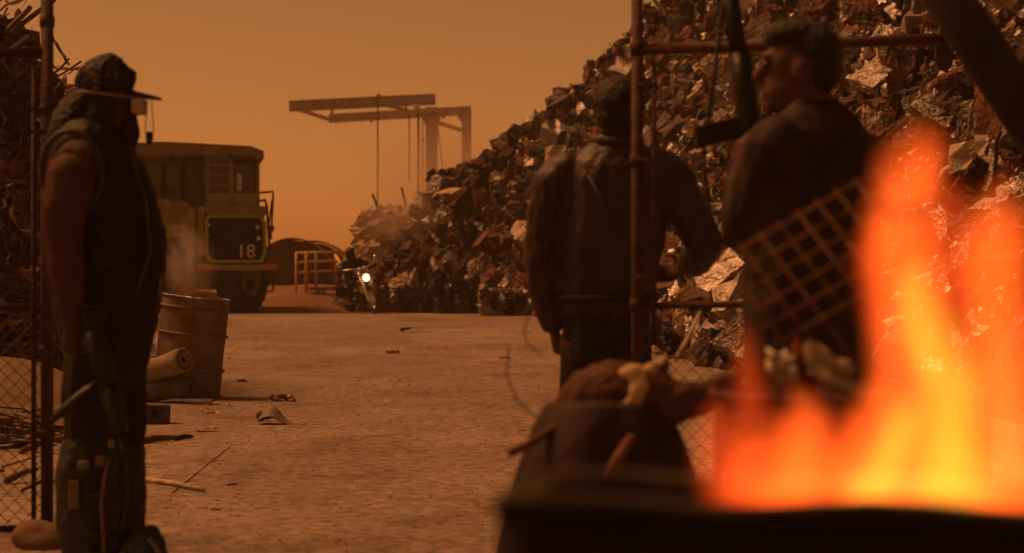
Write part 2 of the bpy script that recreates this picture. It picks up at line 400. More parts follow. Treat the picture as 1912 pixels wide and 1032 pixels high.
def yard_edge(u): return 48.6 + 0.35 * math.sin(u * 31) + 0.25 * math.sin(u * 77 + 1) - 1.2 * (u - 0.5)
def yfn(u, v):
    x = -26 + 52 * u; y = -6 + (yard_edge(u) + 6) * v
    edge = min(1.0, (1 - v) * 30)
    return (x, y, (0.006 + 0.02 * edge) + 0.010 * mnoise.noise(Vector((x * 0.7, y * 0.7, 0))) * edge - 0.012 * edge)
tag(MB().grid(yfn, 120, 140).build('yard', M['yard'], local=True, smooth=True), 'packed pale brown yard surface', 'yard', kind='structure')
def yz(x, y): return yfn((x + 26) / 52, (y + 6) / (yard_edge((x + 26) / 52) + 6))[2] if y < 48.5 else 0.0

# gravel and litter too small to count
random.seed(11)
gm = MB()
def pebble(mb, c, r):
    a = [Vector((random.uniform(0.6, 1.2) * r * sx, random.uniform(0.6, 1.2) * r * sy, random.uniform(0.5, 0.9) * r * sz)) for sx, sy, sz in ((1, 0, 0), (-1, 0, 0), (0, 1, 0), (0, -1, 0), (0, 0, 1), (0, 0, -1))]
    mb.add([Vector(c) + p for p in a], [(0, 2, 4), (2, 1, 4), (1, 3, 4), (3, 0, 4), (2, 0, 5), (1, 2, 5), (3, 1, 5), (0, 3, 5)])
for i in range(4200):
    px = random.uniform(-60, 1500); py = 592 + 520 * random.random() ** 1.5
    q = G(px, py)
    if q.y > 46: continue
    pebble(gm, (q.x, q.y, yz(q.x, q.y)), random.choice((0.002, 0.003, 0.003, 0.004, 0.005, 0.008)) * (1 + q.y / 30))
tag(gm.build('gravel', M['stone'], local=True), 'loose gravel and grit strewn over the yard', 'gravel', kind='stuff')

# ================================================================== DISTANT: tanks, crane, railing
def tank(cx, cy_top, d, r, name, label, length):
    s = FPX / d; c = P(cx, cy_top + r * s, d)
    root = empty(name, (c.x, d, 0), label, 'tank', 'arched tanks behind the railing')
    rot = Matrix.Rotation(R(-90), 3, 'X')
    MB().lathe([(r * 0.985, 0.06), (r * 0.985, length)], (c.x, c.y, c.z), 48, rot, cap=False).build('shell', M['tank'], root, smooth=True)
    MB().lathe([(0.001, -0.02), (r * 0.45, -0.01), (r * 0.8, 0.02), (r * 0.96, 0.08)], (c.x, c.y, c.z), 48, rot, cap=False).build('end_cap', M['tank'], root, smooth=True)
    k = MB().tube([c + Vector((math.cos(a) * r, 0.06, math.sin(a) * r)) for a in [2 * math.pi * i / 48 for i in range(48)]], 0.03, 6, closed=True)
    k.build('rim', M['rust'], root, smooth=True)
    return root
tank(545, 445, 68.0, 1.22, 'storage_tank', 'nearer of the two round-topped rusty tanks behind the green truck', 2.2)
tank(583, 450, 72.5, 1.38, 'storage_tank', 'farther round-topped rusty tank, half hidden by the nearer one', 2.2)
# low dirt berm at the feet of the tanks
bm_ = MB().grid(lambda u, v: (-12 + 12 * u, 60 + 14 * v, 0.55 * math.sin(math.pi * min(1, v * 1.1 + 0.02)) * min(1, v * 2.2) * (0.8 + 0.3 * mnoise.noise(Vector((u * 9, v * 4, 2)))) * (min(1, u * 6) * min(1, (1 - u) * 5)) - 0.02), 40, 24)
tag(bm_.build('dirt_berm', M['ground'], local=True, smooth=True), 'low dirt berm in front of the tanks', 'berm', kind='structure')

# gantry crane
D1, D2 = 104.0, 114.0
cr = empty('gantry_crane', (P(806, 400, D1).x, D1, 0), 'steel gantry crane with long twin beams rising above the scrap heap', 'crane')
def ibeam(mb, a, b, h, wd):
    a, b = Vector(a), Vector(b); t = (b - a); ln = t.length; t.normalize()
    side = Vector((0, 0, 1)).cross(t).normalized(); up = t.cross(side)
    m = Matrix((t, side, up)).transposed(); c = (a + b) / 2
    mb.box(c, (ln, wd * 0.35, h - 0.08), m)
    mb.box(c + up * (h / 2), (ln, wd, 0.05), m); mb.box(c - up * (h / 2), (ln, wd, 0.05), m)
    return mb
ibeam(MB(), P(540, 198, D1), P(813, 185, D1), 0.46, 0.34).build('main_beam', M['crane'], cr)
ibeam(MB(), P(614, 221, D2), P(880, 206, D2), 0.40, 0.34).build('rear_beam', M['crane'], cr)
def post(x0, x1, yt, d, nm):
    a = P((x0 + x1) / 2, yt, d); wd = (x1 - x0) / FPX * d
    MB().span((a.x - wd / 2, d - 0.25, 0), (a.x + wd / 2, d + 0.25, a.z)).build(nm, M['crane'], cr, bevel=0.02)
post(795, 817, 200, D1, 'post'); post(862, 880, 212, D2, 'post')
MB().tube([P(560, 205, D1), P(625, 226, D2)], 0.11, 6).build('end_strut', M['crane'], cr)
MB().tube([P(715, 195, D1), P(790, 213, (D1 + D2) / 2)], 0.10, 6).build('cross_strut', M['crane'], cr)
MB().tube([P(815, 228, D1), P(872, 246, D2)], 0.12, 6).build('post_brace', M['crane'], cr)
MB().add([P(846, 205, D2), P(866, 205, D2), P(866, 235, D2)] + [p + Vector((0, .3, 0)) for p in (P(846, 205, D2), P(866, 205, D2), P(866, 235, D2))], [(0, 1, 2), (5, 4, 3), (0, 3, 4, 1), (1, 4, 5, 2), (2, 5, 3, 0)]).build('gusset', M['crane'], cr)
MB().box(P(806, 209, D1 - 0.4), (2.6, 0.7, 0.10)).build('trolley_deck', M['crane'], cr)
MB().lathe([(0.30, -0.3), (0.42, 0.0), (0.40, 0.12)], P(806, 222, D1), 16).build('slew_collar', M['crane'], cr)
hb = MB().lathe([(0.18, 0), (0.18, 0.22), (0.05, 0.25)], P(777, 205, D1 - 0.4), 12).build('winch_drum', M['crane'], cr)
for x, y0, d in ((620, 205, D1 + 1), (693, 222, D2), (758, 205, D1), (828, 215, D1)):
    MB().box(P(x, y0, d), (0.12, 0.12, 0.36)).build('hanger', M['crane'], cr)
MB().box(P(707, 179, D1), (0.22, 0.22, 0.16)).build('sheave', M['crane'], cr)
for x, yt, yb, r_ in ((705, 186, 400, 0.035), (764, 208, 338, 0.03), (781, 208, 372, 0.055), (789, 215, 372, 0.03)):
    MB().tube([P(x, yt, D1 - 0.45), P(x + 0.5, (yt + yb) / 2, D1 - 0.45), P(x, yb, D1 - 0.45)], r_, 6).build('hoist_cable', M['steel_dark'], cr)
MB().tube([P(817, 235, D1), P(829, 330, D1 - 1)], 0.03, 5).build('guy_wire', M['steel_dark'], cr)
MB().box(P(793, 262, D1 - .45), (0.7, 0.05, 0.05)).build('spreader_bar', M['crane'], cr)

# yellow railing
DR = 64.0
rl = empty('yellow_railing', (P(590, 555, DR).x, DR, 0), 'yellow tube railing standing before the arched tanks', 'railing')
for x, yt, yb, r_ in ((553, 471, 552, 0.035), (572, 471, 552, 0.05), (590, 471, 538, 0.04), (627, 474, 528, 0.035)):
    a = P(x, yt, DR); b = P(x, yb, DR); b.z = 0.0 if x < 580 else b.z
    MB().tube([a, b], r_, 8).build('post', M['yellow'], rl, smooth=True)
for y0, y1, x1 in ((472, 470, 640), (490, 486, 629), (509, 505, 636)):
    MB().tube([P(553, y0, DR), P(x1, y1, DR)], 0.035, 8).build('rail', M['yellow'], rl, smooth=True)
MB().tube([P(626, 476, DR), P(641, 500, DR - 1.0)], 0.05, 8).build('stair_rail', M['yellow'], rl, smooth=True)
MB().span(P(583, 541, DR + 0.5), P(640, 536, DR - 0.6)).build('step_plate', M['rust'], rl)
for x in (594, 604, 634):
    a = P(x, 540, DR - .2); MB().tube([a, (a.x, a.y, 0)], 0.05, 6).build('leg', M['rust'], rl)

# ================================================================== SCRAP HEAPS
random.seed(23)
def crumple(seed, n=5, amp=0.35, aspect=1.0, fold=0.6):
    rnd = random.Random(seed); mb = MB()
    off = Vector((rnd.uniform(0, 99), rnd.uniform(0, 99), rnd.uniform(0, 99)))
    ax = rnd.uniform(0, math.pi); pos = rnd.uniform(-0.3, 0.3); ang = rnd.uniform(-1.8, 1.8) * fold
    ax2 = ax + rnd.uniform(0.6, 1.6); pos2 = rnd.uniform(-0.3, 0.3); ang2 = rnd.uniform(-1.6, 1.6) * fold
    def fn(u, v):
        x = (u - 0.5 + rnd.uniform(-0.05, 0.05)); y = (v - 0.5 + rnd.uniform(-0.05, 0.05)) * aspect
        p = Vector((x, y, amp * (abs(mnoise.noise(Vector((x * 2.6, y * 2.6, 0)) + off)) + 0.9 * abs(mnoise.noise(Vector((x * 6, y * 6, 3)) + off)) + 0.55 * mnoise.noise(Vector((x * 14, y * 14, 8)) + off) - 0.2)))
        for a_, p_, g_ in ((ax, pos, ang), (ax2, pos2, ang2)):
            dx = Vector((math.cos(a_), math.sin(a_), 0)); t = p.dot(dx) - p_
            if t > 0:
                axis = Vector((-dx.y, dx.x, 0)); rt = Matrix.Rotation(g_, 3, axis); base = dx * p_ + axis * p.dot(axis) * 0
                p = rt @ (p - base) + base
        return p
    mb.grid(fn, n, max(2, int(n * aspect)))
    return mb
def chunk(seed):
    rnd = random.Random(seed); bm = bmesh.new(); bmesh.ops.create_icosphere(bm, subdivisions=1, radius=0.5)
    sx, sy, sz = rnd.uniform(.5, 1), rnd.uniform(.5, 1), rnd.uniform(.3, .8)
    off = Vector((rnd.uniform(0, 99),) * 3); mb = MB()
    bm.verts.ensure_lookup_table()
    vs = [Vector((v.co.x * sx, v.co.y * sy, v.co.z * sz)) * (1 + 0.7 * mnoise.noise(v.co * 3 + off)) for v in bm.verts]
    mb.add(vs, [tuple(v.index for v in f.verts) for f in bm.faces]); bm.free(); return mb
def crushed_box(seed):
    rnd = random.Random(seed); mb = MB(); bm = bmesh.new(); bmesh.ops.create_cube(bm, size=1.0)
    bmesh.ops.subdivide_edges(bm, edges=bm.edges[:], cuts=1, use_grid_fill=True)
    off = Vector((rnd.uniform(0, 99),) * 3); sx, sy, sz = rnd.uniform(.7, 1), rnd.uniform(.5, .9), rnd.uniform(.35, .7)
    bm.verts.ensure_lookup_table()
    vs = [Vector(((v.co.x + 0.22 * mnoise.noise(v.co * 3 + off)) * sx, (v.co.y + 0.22 * mnoise.noise(v.co * 3.3 + off * 2)) * sy, (v.co.z + 0.25 * mnoise.noise(v.co * 2.7 - off)) * sz)) for v in bm.verts]
    mb.add(vs, [tuple(v.index for v in f.verts) for f in bm.faces]); bm.free(); return mb
def crushed_bale(seed):
    rnd = random.Random(seed); mb = MB(); bm = bmesh.new(); bmesh.ops.create_cube(bm, size=1.0)
    bmesh.ops.subdivide_edges(bm, edges=bm.edges[:], cuts=7, use_grid_fill=True)
    off = Vector((rnd.uniform(0, 99),) * 3); sx, sy, sz = rnd.uniform(.8, 1), rnd.uniform(.6, .9), rnd.uniform(.45, .7)
    bm.verts.ensure_lookup_table(); vs = []
    for v in bm.verts:
        n = abs(mnoise.noise(v.co * 3.2 + off)) * .3 + abs(mnoise.noise(v.co * 7 + off)) * .22 + mnoise.noise(v.co * 15 + off) * .06
        c = v.co * (1.08 - n); vs.append(Vector((c.x * sx, c.y * sy, c.z * sz)))
    mb.add(vs, [tuple(v.index for v in f.verts) for f in bm.faces]); bm.free(); return mb
def bent_rod(seed, r=0.025, l=1.0, bend=0.5, n=5):
    rnd = random.Random(seed); pts = []; d = Vector((1, 0, 0)); p = Vector((-l / 2, 0, 0))
    for i in range(6):
        pts.append(p.copy()); d = (d + Vector((0, rnd.uniform(-bend, bend), rnd.uniform(-bend, bend)))).normalized(); p += d * l / 5
    return MB().tube(pts, r, n)
def strip(seed, wd=0.12, l=1.0):
    rnd = random.Random(seed); k = rnd.uniform(-1.2, 1.2); tw = rnd.uniform(-1.5, 1.5); mb = MB()
    def fn(u, v):
        a = (u - 0.5) * k; x = math.sin(a) / (k or 1) * l; z = (1 - math.cos(a)) / (k or 1) * l
        yy = (v - 0.5) * wd; t = (u - .5) * tw
        return Vector((x, yy * math.cos(t), z + yy * math.sin(t) + 0.03 * math.sin(u * 17 + seed)))
    return mb.grid(fn, 7, 2)
def coil(seed):
    rnd = random.Random(seed); pts = []
    for i in range(36):
        a = i * 0.8; rr = 0.38 + 0.1 * rnd.random(); pts.append(Vector((math.cos(a) * rr, math.sin(a) * rr * 0.8, 0.25 * math.sin(i * 0.37) + rnd.uniform(-.06, .06))))
    return MB().tube(pts, 0.014, 3)
def wheel_disc(seed):
    return MB().lathe([(0.12, -0.05), (0.3, -0.09), (0.36, -0.10), (0.36, 0.10), (0.3, 0.09), (0.28, 0.0)], n=14)
def plank(seed, l=1.0):
    rnd = random.Random(seed); return MB().box((0, 0, 0), (l, rnd.uniform(.06, .16), rnd.uniform(.02, .06)), taper=rnd.uniform(.8, 1))
PROTO = []
for i in range(16): PROTO.append(('scrap_sheet', crumple(100 + i, 9, random.uniform(.3, .6), random.choice((.6, .8, 1.0)), random.uniform(.4, 1.1))))
for i in range(5): PROTO.append(('scrap_chunk', chunk(200 + i)))
for i in range(6): PROTO.append(('crushed_panel', crushed_box(300 + i)))
for i in range(5): PROTO.append(('bent_pipe', bent_rod(400 + i, random.uniform(.025, .05), 1.3, .45)))
for i in range(5): PROTO.append(('metal_strip', strip(500 + i, random.uniform(.08, .2), 1.2)))
for i in range(3): PROTO.append(('wire_tangle', coil(600 + i)))
PROTO.append(('wheel_disc', wheel_disc(0)))
for i in range(6): PROTO.append(('crushed_bale', crushed_bale(700 + i)))
PMESH = [(n, mb, mb.mesh(n)) for n, mb in PROTO]
for _, _, me in PMESH: me.materials.append(M['rust'])

FOOT = [(-4.6, 57), (-4.0, 53.2), (-3.5, 51.0), (-2.8, 50.0), (-1.2, 49.2), (0.1, 48.0), (0.45, 46), (1.0, 38), (1.6, 30), (2.05, 25), (2.7, 20), (3.7, 15), (5.5, 11)]
RIDGE = [(-4.3, 0.4), (-3.6, 1.3), (-3.1, 1.9), (-2.05, 2.6), (-.94, 3.3), (0, 4.15), (.65, 4.6), (1.5, 5.35), (2.35, 6.1), (2.8, 6.5), (3.6, 7.0), (5, 7.8), (9, 9.6)]
def interp(tab, x):
    if x <= tab[0][0]: return tab[0][1]
    for (a, b), (c, d) in zip(tab[:-1], tab[1:]):
        if x <= c: return b + (d - b) * (x - a) / (c - a)
    return tab[-1][1]
def foot_dist(x, y):
    best = 1e9; p = Vector((x, y)); sgn = 1
    for (ax, ay), (bx, by) in zip(FOOT[:-1], FOOT[1:]):
        a = Vector((ax, ay)); b = Vector((bx, by)); t = b - a
        q = max(0, min(1, (p - a).dot(t) / t.dot(t))); c = a + t * q; dd = (p - c).length
        if dd < best:
            best = dd; sgn = 1 if t.cross(p - a) > 0 else -1
    return best * sgn
def heap_h(x, y):
    d = foot_dist(x, y)
    if d <= 0: return -0.05
    h = 0.75 * min(1, d / 0.35) + 1.22 * max(0, d - 0.35)
    n = 0.55 * mnoise.noise(Vector((x * 0.55, y * 0.4, 1.7))) + 0.3 * mnoise.noise(Vector((x * 1.5, y * 1.2, 5.1)))
    return max(0.0, min(h, interp(RIDGE, x) - 0.1) + n * min(1, d / 1.2))
def crag(x, y):
    p = Vector((x, y, 0)); return 0.42 * abs(mnoise.noise(p * 2.1)) + 0.26 * abs(mnoise.noise(p * 4.7 + Vector((3, 9, 1)))) - 0.25
rh = empty('scrap_heap', (2.0, 42.0, 0), 'tall heap of rusted crumpled scrap metal filling the right side', 'scrap heap')
hm = MB().grid(lambda u, v: (-5 + 17 * u, 11 + 47 * v, max(-0.1, heap_h(-5 + 17 * u, 11 + 47 * v) - 0.12 + crag(-5 + 17 * u, 11 + 47 * v))), 150, 330)
core = hm.build('packed_core', M['crush'], rh); 
def ray_heap(px, py, hfn, d0, d1):
    d = d0
    while d < d1:
        q = P(px, py, d)
        if q.z < hfn(q.x, q.y): return q
        d += 0.18
    return None
def rand_rot(): return Euler((random.uniform(0, 6.28), random.uniform(0, 6.28), random.uniform(0, 6.28)))
def silh(x):  # heap outline rows of the photograph, used only to skip empty sky
    return interp([(640, 540), (660, 440), (700, 395), (790, 340), (880, 290), (950, 215), (1010, 185), (1080, 120), (1150, 60), (1190, 20), (1250, -10)], x)
cands = []
for i in range(5400):
    px = random.uniform(640, 1940) if random.random() < .8 else random.uniform(640, 1250)
    y0 = max(-20, silh(px) - 15); py = random.uniform(y0, 700)
    q = ray_heap(px, py, heap_h, 17, 60)
    if q is None or q.z < 0.02: continue
    s_ = (random.uniform(0.22, 0.5) if random.random() < 0.84 else random.uniform(0.5, 0.85)) * (0.42 + q.y / 90)
    cands.append((q, s_))
for i in range(500):   # and some on the sides away from the photograph
    x = random.uniform(-4, 9); y = random.uniform(20, 57); h = heap_h(x, y)
    if h > 0.1: cands.append((Vector((x, y, h)), random.uniform(0.3, 0.7)))
cands.sort(key=lambda c: -c[1] / c[0].y)
joined = {}
for i, (q, s_) in enumerate(cands):
    rr0 = random.random()
    if i < 290: k = random.randrange(len(PMESH) - 6, len(PMESH)) if rr0 < .4 else (random.randrange(16, 27) if rr0 < .55 else random.randrange(len(PMESH)))
    else: k = random.randrange(len(PMESH) - 6) if rr0 < .3 else (random.randrange(16) if rr0 < .48 else (random.randrange(16, 27) if rr0 < .85 else random.randrange(len(PMESH) - 6, len(PMESH))))
    if k >= len(PMESH) - 6: s_ *= 1.1
    nm, pmb, pme = PMESH[k]
    mk = random.choice(SCRAP)
    if nm in ('bent_pipe', 'wire_tangle') and mk in ('cream', 'galv', 'brightmetal', 'tan'): mk = 'rust'
    eu = rand_rot()
    if i < 290:
        o = bpy.data.objects.new(nm, pme); COL.objects.link(o); o.parent = rh
        o.location = q - Vector(rh.location); o.rotation_euler = eu; o.scale = (s_, s_, s_)
        o.material_slots[0].link = 'OBJECT'; o.material_slots[0].material = M[mk]
    else:
        jm = joined.setdefault(mk, MB()); m3 = eu.to_matrix()
        jm.add([q + m3 @ (v * s_) for v in pmb.v], pmb.f)
sm = MB(); mats = []; idx = []
for mk, jm in joined.items():
    idx += [len(mats)] * len(jm.f); mats.append(mk); sm.add(jm.v, jm.f)
so = sm.build('small_scrap', M[mats[0]], rh); so['kind'] = 'stuff'
for mk in mats[1:]: so.data.materials.append(M[mk])
so.data.polygons.foreach_set('material_index', idx)

# countable things at the foot of the heap
def bale(px, pyb, wpx, hpx, mk, label, seed, d=None):
    q = G(px, pyb); d = q.y; s_ = FPX / d; wd = wpx / s_; h = hpx / s_
    root = empty('scrap_bale', (q.x, q.y, 0), label, 'scrap bale', 'bales along the foot of the scrap heap')
    rnd = random.Random(seed); bm = bmesh.new(); bmesh.ops.create_cube(bm, size=1.0)
    bmesh.ops.subdivide_edges(bm, edges=bm.edges[:], cuts=9, use_grid_fill=True)
    off = Vector((rnd.uniform(0, 99),) * 3); bm.verts.ensure_lookup_table(); mb = MB()
    vs = []
    for v in bm.verts:
        n = abs(mnoise.noise(v.co * 4 + off)) * 0.20 + mnoise.noise(v.co * 9 + off) * 0.09
        c = v.co * (1 - n); vs.append(Vector((q.x + c.x * wd, q.y + wd * .45 + c.y * wd * 0.9, max(0.0, (c.z + 0.48) * h))))
    mb.add(vs, [tuple(v.index for v in f.verts) for f in bm.faces]); bm.free()
    mb.build('block', M[mk], root)
    for k in range(10):
        nm, pmb, pme = PMESH[random.randrange(16)]
        o = bpy.data.objects.new('crushed_sheet', pme); COL.objects.link(o); o.parent = root
        o.location = (rnd.uniform(-.45, .45) * wd, rnd.uniform(-0.08, 0.0) * wd, rnd.uniform(.2, .9) * h); o.rotation_euler = rand_rot(); sc_ = rnd.uniform(.3, .55) * wd; o.scale = (sc_,) * 3
        o.material_slots[0].link = 'OBJECT'; o.material_slots[0].material = M[rnd.choice([mk, 'rust_dark', mk, 'steel_dark', 'rust'])]
    return root
bale(762, 584, 46, 50, 'rust', 'square rusty orange bale just right of the motorcycle', 1)
bale(842, 586, 66, 50, 'bluegrey', 'wide dull mauve-grey bale in the middle of the heap foot', 2)
bale(935, 590, 84, 52, 'galv', 'crumpled bale of pale silvery sheet beside the jacketed man', 3)
bale(800, 585, 34, 40, 'black', 'dark low bale wedged between the orange and grey bales', 4)
def crumple_ball(px, py, d, rpx, mk, name, label, cat, seed, stretch=(1, 1, 1), amp=0.55, freq=3.0):
    q = P(px, py, d); r = rpx / FPX * d; bm = bmesh.new(); bmesh.ops.create_icosphere(bm, subdivisions=4, radius=1.0)
    off = Vector((seed * 3.7, seed * 1.3, seed * 7.7)); bm.verts.ensure_lookup_table(); mb = MB(); vs = []
    for v in bm.verts:
        n = abs(mnoise.noise(v.co * freq + off)) * amp + abs(mnoise.noise(v.co * freq * 2.3 + off)) * amp * 0.5
        c = v.co * (1.08 - n) * r; vs.append(q + Vector((c.x * stretch[0], c.y * stretch[1], c.z * stretch[2])))
    mb.add(vs, [tuple(v.index for v in f.verts) for f in bm.faces]); bm.free()
    return tag(mb.build(name, M[mk]), label, cat)
crumple_ball(890, 508, 49.3, 24, 'cream', 'crumpled_sheet', 'pale crumpled ball of sheet metal low on the scrap heap', 'sheet metal', 1, (0.8, .8, 1.15))
crumple_ball(1332, 500, 27.0, 34, 'cream', 'plaster_lump', 'pale yellowish lump beside the elbow of the jacketed man', 'lump', 2, (0.75, .8, 1.2))
crumple_ball(1274, 600, 26.0, 24, 'tan', 'plaster_lump', 'tan rounded lump just under the lower gate rail', 'lump', 3, (.75, .8, 1.2))
crumple_ball(1272, 548, 26.4, 11, 'cream', 'plaster_lump', 'small pale lump just above the lower gate rail', 'lump', 4)
crumple_ball(1545, 225, 31.5, 62, 'cream', 'crumpled_sheet', 'large yellowish crumpled sheet behind the armed man', 'sheet metal', 5, (1.1, .7, .85), 0.7, 3.5)
crumple_ball(1840, 135, 29.0, 34, 'cream', 'crumpled_sheet', 'pale crumpled sheet under the slanting dark beam', 'sheet metal', 6, (.8, .7, 1.2))
crumple_ball(1340, 122, 36.0, 30, 'cream', 'crumpled_sheet', 'pale crumpled sheet just below the upper gate rail', 'sheet metal', 7, (1.2, .7, .8))
crumple_ball(1890, 30, 30.0, 26, 'cream', 'crumpled_sheet', 'bright crumpled sheet in the top right corner of the heap', 'sheet metal', 8, (1.0, .7, 1.0))
# big pale sheet slumped on the far end of the heap
def big_sheet(pts, d, mk, label, seed, thick=1.0):
    mb = MB(); n = len(pts); cx = sum(p[0] for p in pts) / n; cy = sum(p[1] for p in pts) / n; rings = 10
    base = []
    for k in range(rings + 1):
        t = k / rings
        for (x, y) in pts:
            xx = cx + (x - cx) * t; yy = cy + (y - cy) * t
            nz = mnoise.noise(Vector((xx * 0.05, yy * 0.05, seed)))
            mb.v.append(P(xx, yy, d - thick * (1 - t * t) * 0.6 + 0.7 * abs(nz) - 0.45 * abs(mnoise.noise(Vector((xx * .13, yy * .13, seed)))) - .2 * mnoise.noise(Vector((xx * .3, yy * .3, seed)))))
    for k in range(rings):
        for i in range(n):
            j = (i + 1) % n; mb.f.append((k * n + i, k * n + j, (k + 1) * n + j, (k + 1) * n + i))
    o = mb.build('crumpled_sheet', M[mk], solid=0.03, smooth=False)
    return tag(o, label, 'sheet metal')
crumple_ball(724, 436, 51.4, 66, 'tan', 'crumpled_sheet', 'big tan crumpled sheet at the far left end of the heap', 'sheet metal', 11, (1.1, .5, .84), 0.5, 2.6)
crumple_ball(690, 502, 51.0, 58, 'tan', 'crumpled_sheet', 'tan crumpled sheet low behind the motorcycle rider', 'sheet metal', 12, (.95, .5, .95), 0.5, 2.8)
big_sheet([(805, 372), (815, 360), (840, 350), (862, 352), (868, 362), (845, 372), (820, 380)], 50.0, 'tan', 'tan bent panel jutting from the middle slope of the heap', 3, 0.5)
big_sheet([(880, 520 - 60), (900, 430), (935, 420), (960, 440), (955, 462), (920, 478)], 48.6, 'rust', 'broad rust brown panel halfway up beside the jacketed man', 4, 0.5)
# upper truss scraps against the sky
random.seed(5)
for a, b, lab in (((1200, 22), (1270, 18), 'thin level rod poking out on the heap top beside the gate post'), ((1222, 0), (1246, 30), 'thin slanting rod poking out on the heap top beside the gate post'), ((1246, 30), (1290, -10), 'thin rising rod poking out on the heap top beside the gate post')):
    tag(MB().tube([P(*a, 52), P(*b, 51)], 0.05, 5).build('steel_rod', M['rust_dark']), lab, 'rod')
tag(MB().tube([P(695, 362, 51.2), P(700, 374, 51.2), P(706, 392, 51.3)], 0.03, 5).build('steel_rod', M['rust_dark']), 'bent rod standing up from the big tan crumpled sheet', 'rod')

# left heap: splintered timber and strips
LX = [(-3.35, 0.0), (-3.5, 0.9), (-3.75, 1.9), (-3.95, 2.5), (-4.15, 2.95), (-4.35, 3.15), (-4.6, 3.3), (-6.5, 3.5)]
LX = sorted(LX)
def lheap(x, y):
    if y < 18.6: return -0.05
    fr = min(1, (y - 18.6) / 1.6) ** 0.6 * (1 if y < 22 else max(0, 1 - (y - 22) / 2.2))
    return max(0, interp(LX, x * 19.8 / y) * fr + 0.2 * mnoise.noise(Vector((x * 2, y * 2, 9))))
lh = empty('timber_heap', (-4.6, 20.5, 0), 'tall dark heap of splintered timber and strips at the left edge', 'scrap heap')
MB().grid(lambda u, v: (-8 + 5 * u, 18.4 + 6 * v, max(-.1, lheap(-8 + 5 * u, 18.4 + 6 * v) - 0.18)), 50, 40).build('packed_core', M['wood_dark'], lh)
LP = [('bent_strip', strip(900 + i, .10, 1.2)) for i in range(4)] + [('plank', plank(920 + i, 1.2)) for i in range(5)] + [('bent_rod', bent_rod(940 + i, .02, 1.3, .35)) for i in range(5)] + [('splinter', strip(960 + i, .05, 1.0)) for i in range(4)] + [('sheet_scrap', crumple(980 + i)) for i in range(1)]
LPM = [(n, m_, m_.mesh(n)) for n, m_ in LP]
for _, _, me in LPM: me.materials.append(M['wood'])
lc = []
for i in range(1700):
    px = random.uniform(-60, 160); py = random.uniform(0, 690); q = ray_heap(px, py, lheap, 18, 25)
    if q is None or q.z < .03: continue
    lc.append((q, random.uniform(.14, .55)))
for i in range(150):
    x = random.uniform(-7, -3.5); y = random.uniform(18.6, 23); lc.append((Vector((x, y, lheap(x, y))), random.uniform(.2, .6)))
for px, py, sc_ in ((112, 93, .22), (118, 145, .28), (126, 170, .26), (108, 175, .3), (100, 110, .3), (60, 30, .4), (30, 40, .5), (20, 10, .4), (45, 5, .35)):
    lc.append((P(px, py, 19.8), sc_ * 1.4))
lc.sort(key=lambda c: -c[1])
lj = MB()
for i, (q, s_) in enumerate(lc):
    nm, pmb, pme = random.choice(LPM); eu = Euler((random.uniform(0, 6.28), random.uniform(-.9, .9), random.uniform(0, 6.28)))
    if i < 200:
        o = bpy.data.objects.new(nm, pme); COL.objects.link(o); o.parent = lh; o.location = q - Vector(lh.location); o.rotation_euler = eu; o.scale = (s_,) * 3
        o.material_slots[0].link = 'OBJECT'; o.material_slots[0].material = M[random.choice(['wood_dark', 'wood', 'wood', 'rust', 'rust_dark', 'wood_dark', 'tan'])]
    else:
        m3 = eu.to_matrix(); lj.add([q + m3 @ (v * s_) for v in pmb.v], pmb.f)
lj.build('small_splinters', M['wood'], lh)['kind'] = 'stuff'

# ================================================================== HAUL TRUCK
DT = 49.5; TS = FPX / DT
tk = empty('haul_truck', ((440 - 956) / TS, DT, 0), 'dull green haul truck numbered 18 with flat canopy over its cab', 'truck', rot=(0, 0, R(8.2)))
def tx(x): return (x - 440) / TS
def tz(y): return (584 - y) / TS
def tb(name, x0, x1, y0, y1, d0, d1, m, bevel=0.012, parent=None):
    o = MB().span((tx(x0), d0, tz(y0)), (tx(x1), d1, tz(y1))).build(name, M[m], tk, local=True, bevel=bevel)
    if parent: o.parent = parent
    return o
tb('bumper', 372, 516, 494, 505, -0.05, 0.35, 'truck_trim')
for a, b in ((369, 398), (489, 519)): tb('bumper_marker', a, b, 492.5, 503, -0.085, 0.1, 'orange')
oct_o = [(383, 408), (391, 400), (487, 401), (497, 414), (498, 470), (490, 491), (394, 491), (383, 476)]
oct_i = [(389, 411), (394, 406), (484, 406), (491, 416), (492, 468), (486, 485), (397, 485), (389, 473)]
gb = MB(); n8 = 8
for y_ in (0.0, 0.25):
    for pts in (oct_o, oct_i): gb.v += [Vector((tx(x), y_, tz(y))) for x, y in pts]
for i in range(8):
    j = (i + 1) % 8
    gb.f += [(i, j, 8 + j, 8 + i), (16 + i, 24 + i, 24 + j, 16 + j), (i, 16 + i, 16 + j, j), (8 + i, 8 + j, 24 + j, 24 + i)]
gs = gb.build('grille_surround', M['truck_trim'], tk, local=True, bevel=0.01)
gp = MB().prism([(tx(x), tz(y)) for x, y in oct_i], 0.14, 0.2).build('grille_panel', M['truck_dark'], tk, local=True)
for k in range(9):
    o = tb('grille_slat', 393 + 0, 488, 409.5 + k * 8.3, 411 + k * 8.3, 0.10, 0.14, 'truck_dark', 0.0); o.parent = gp
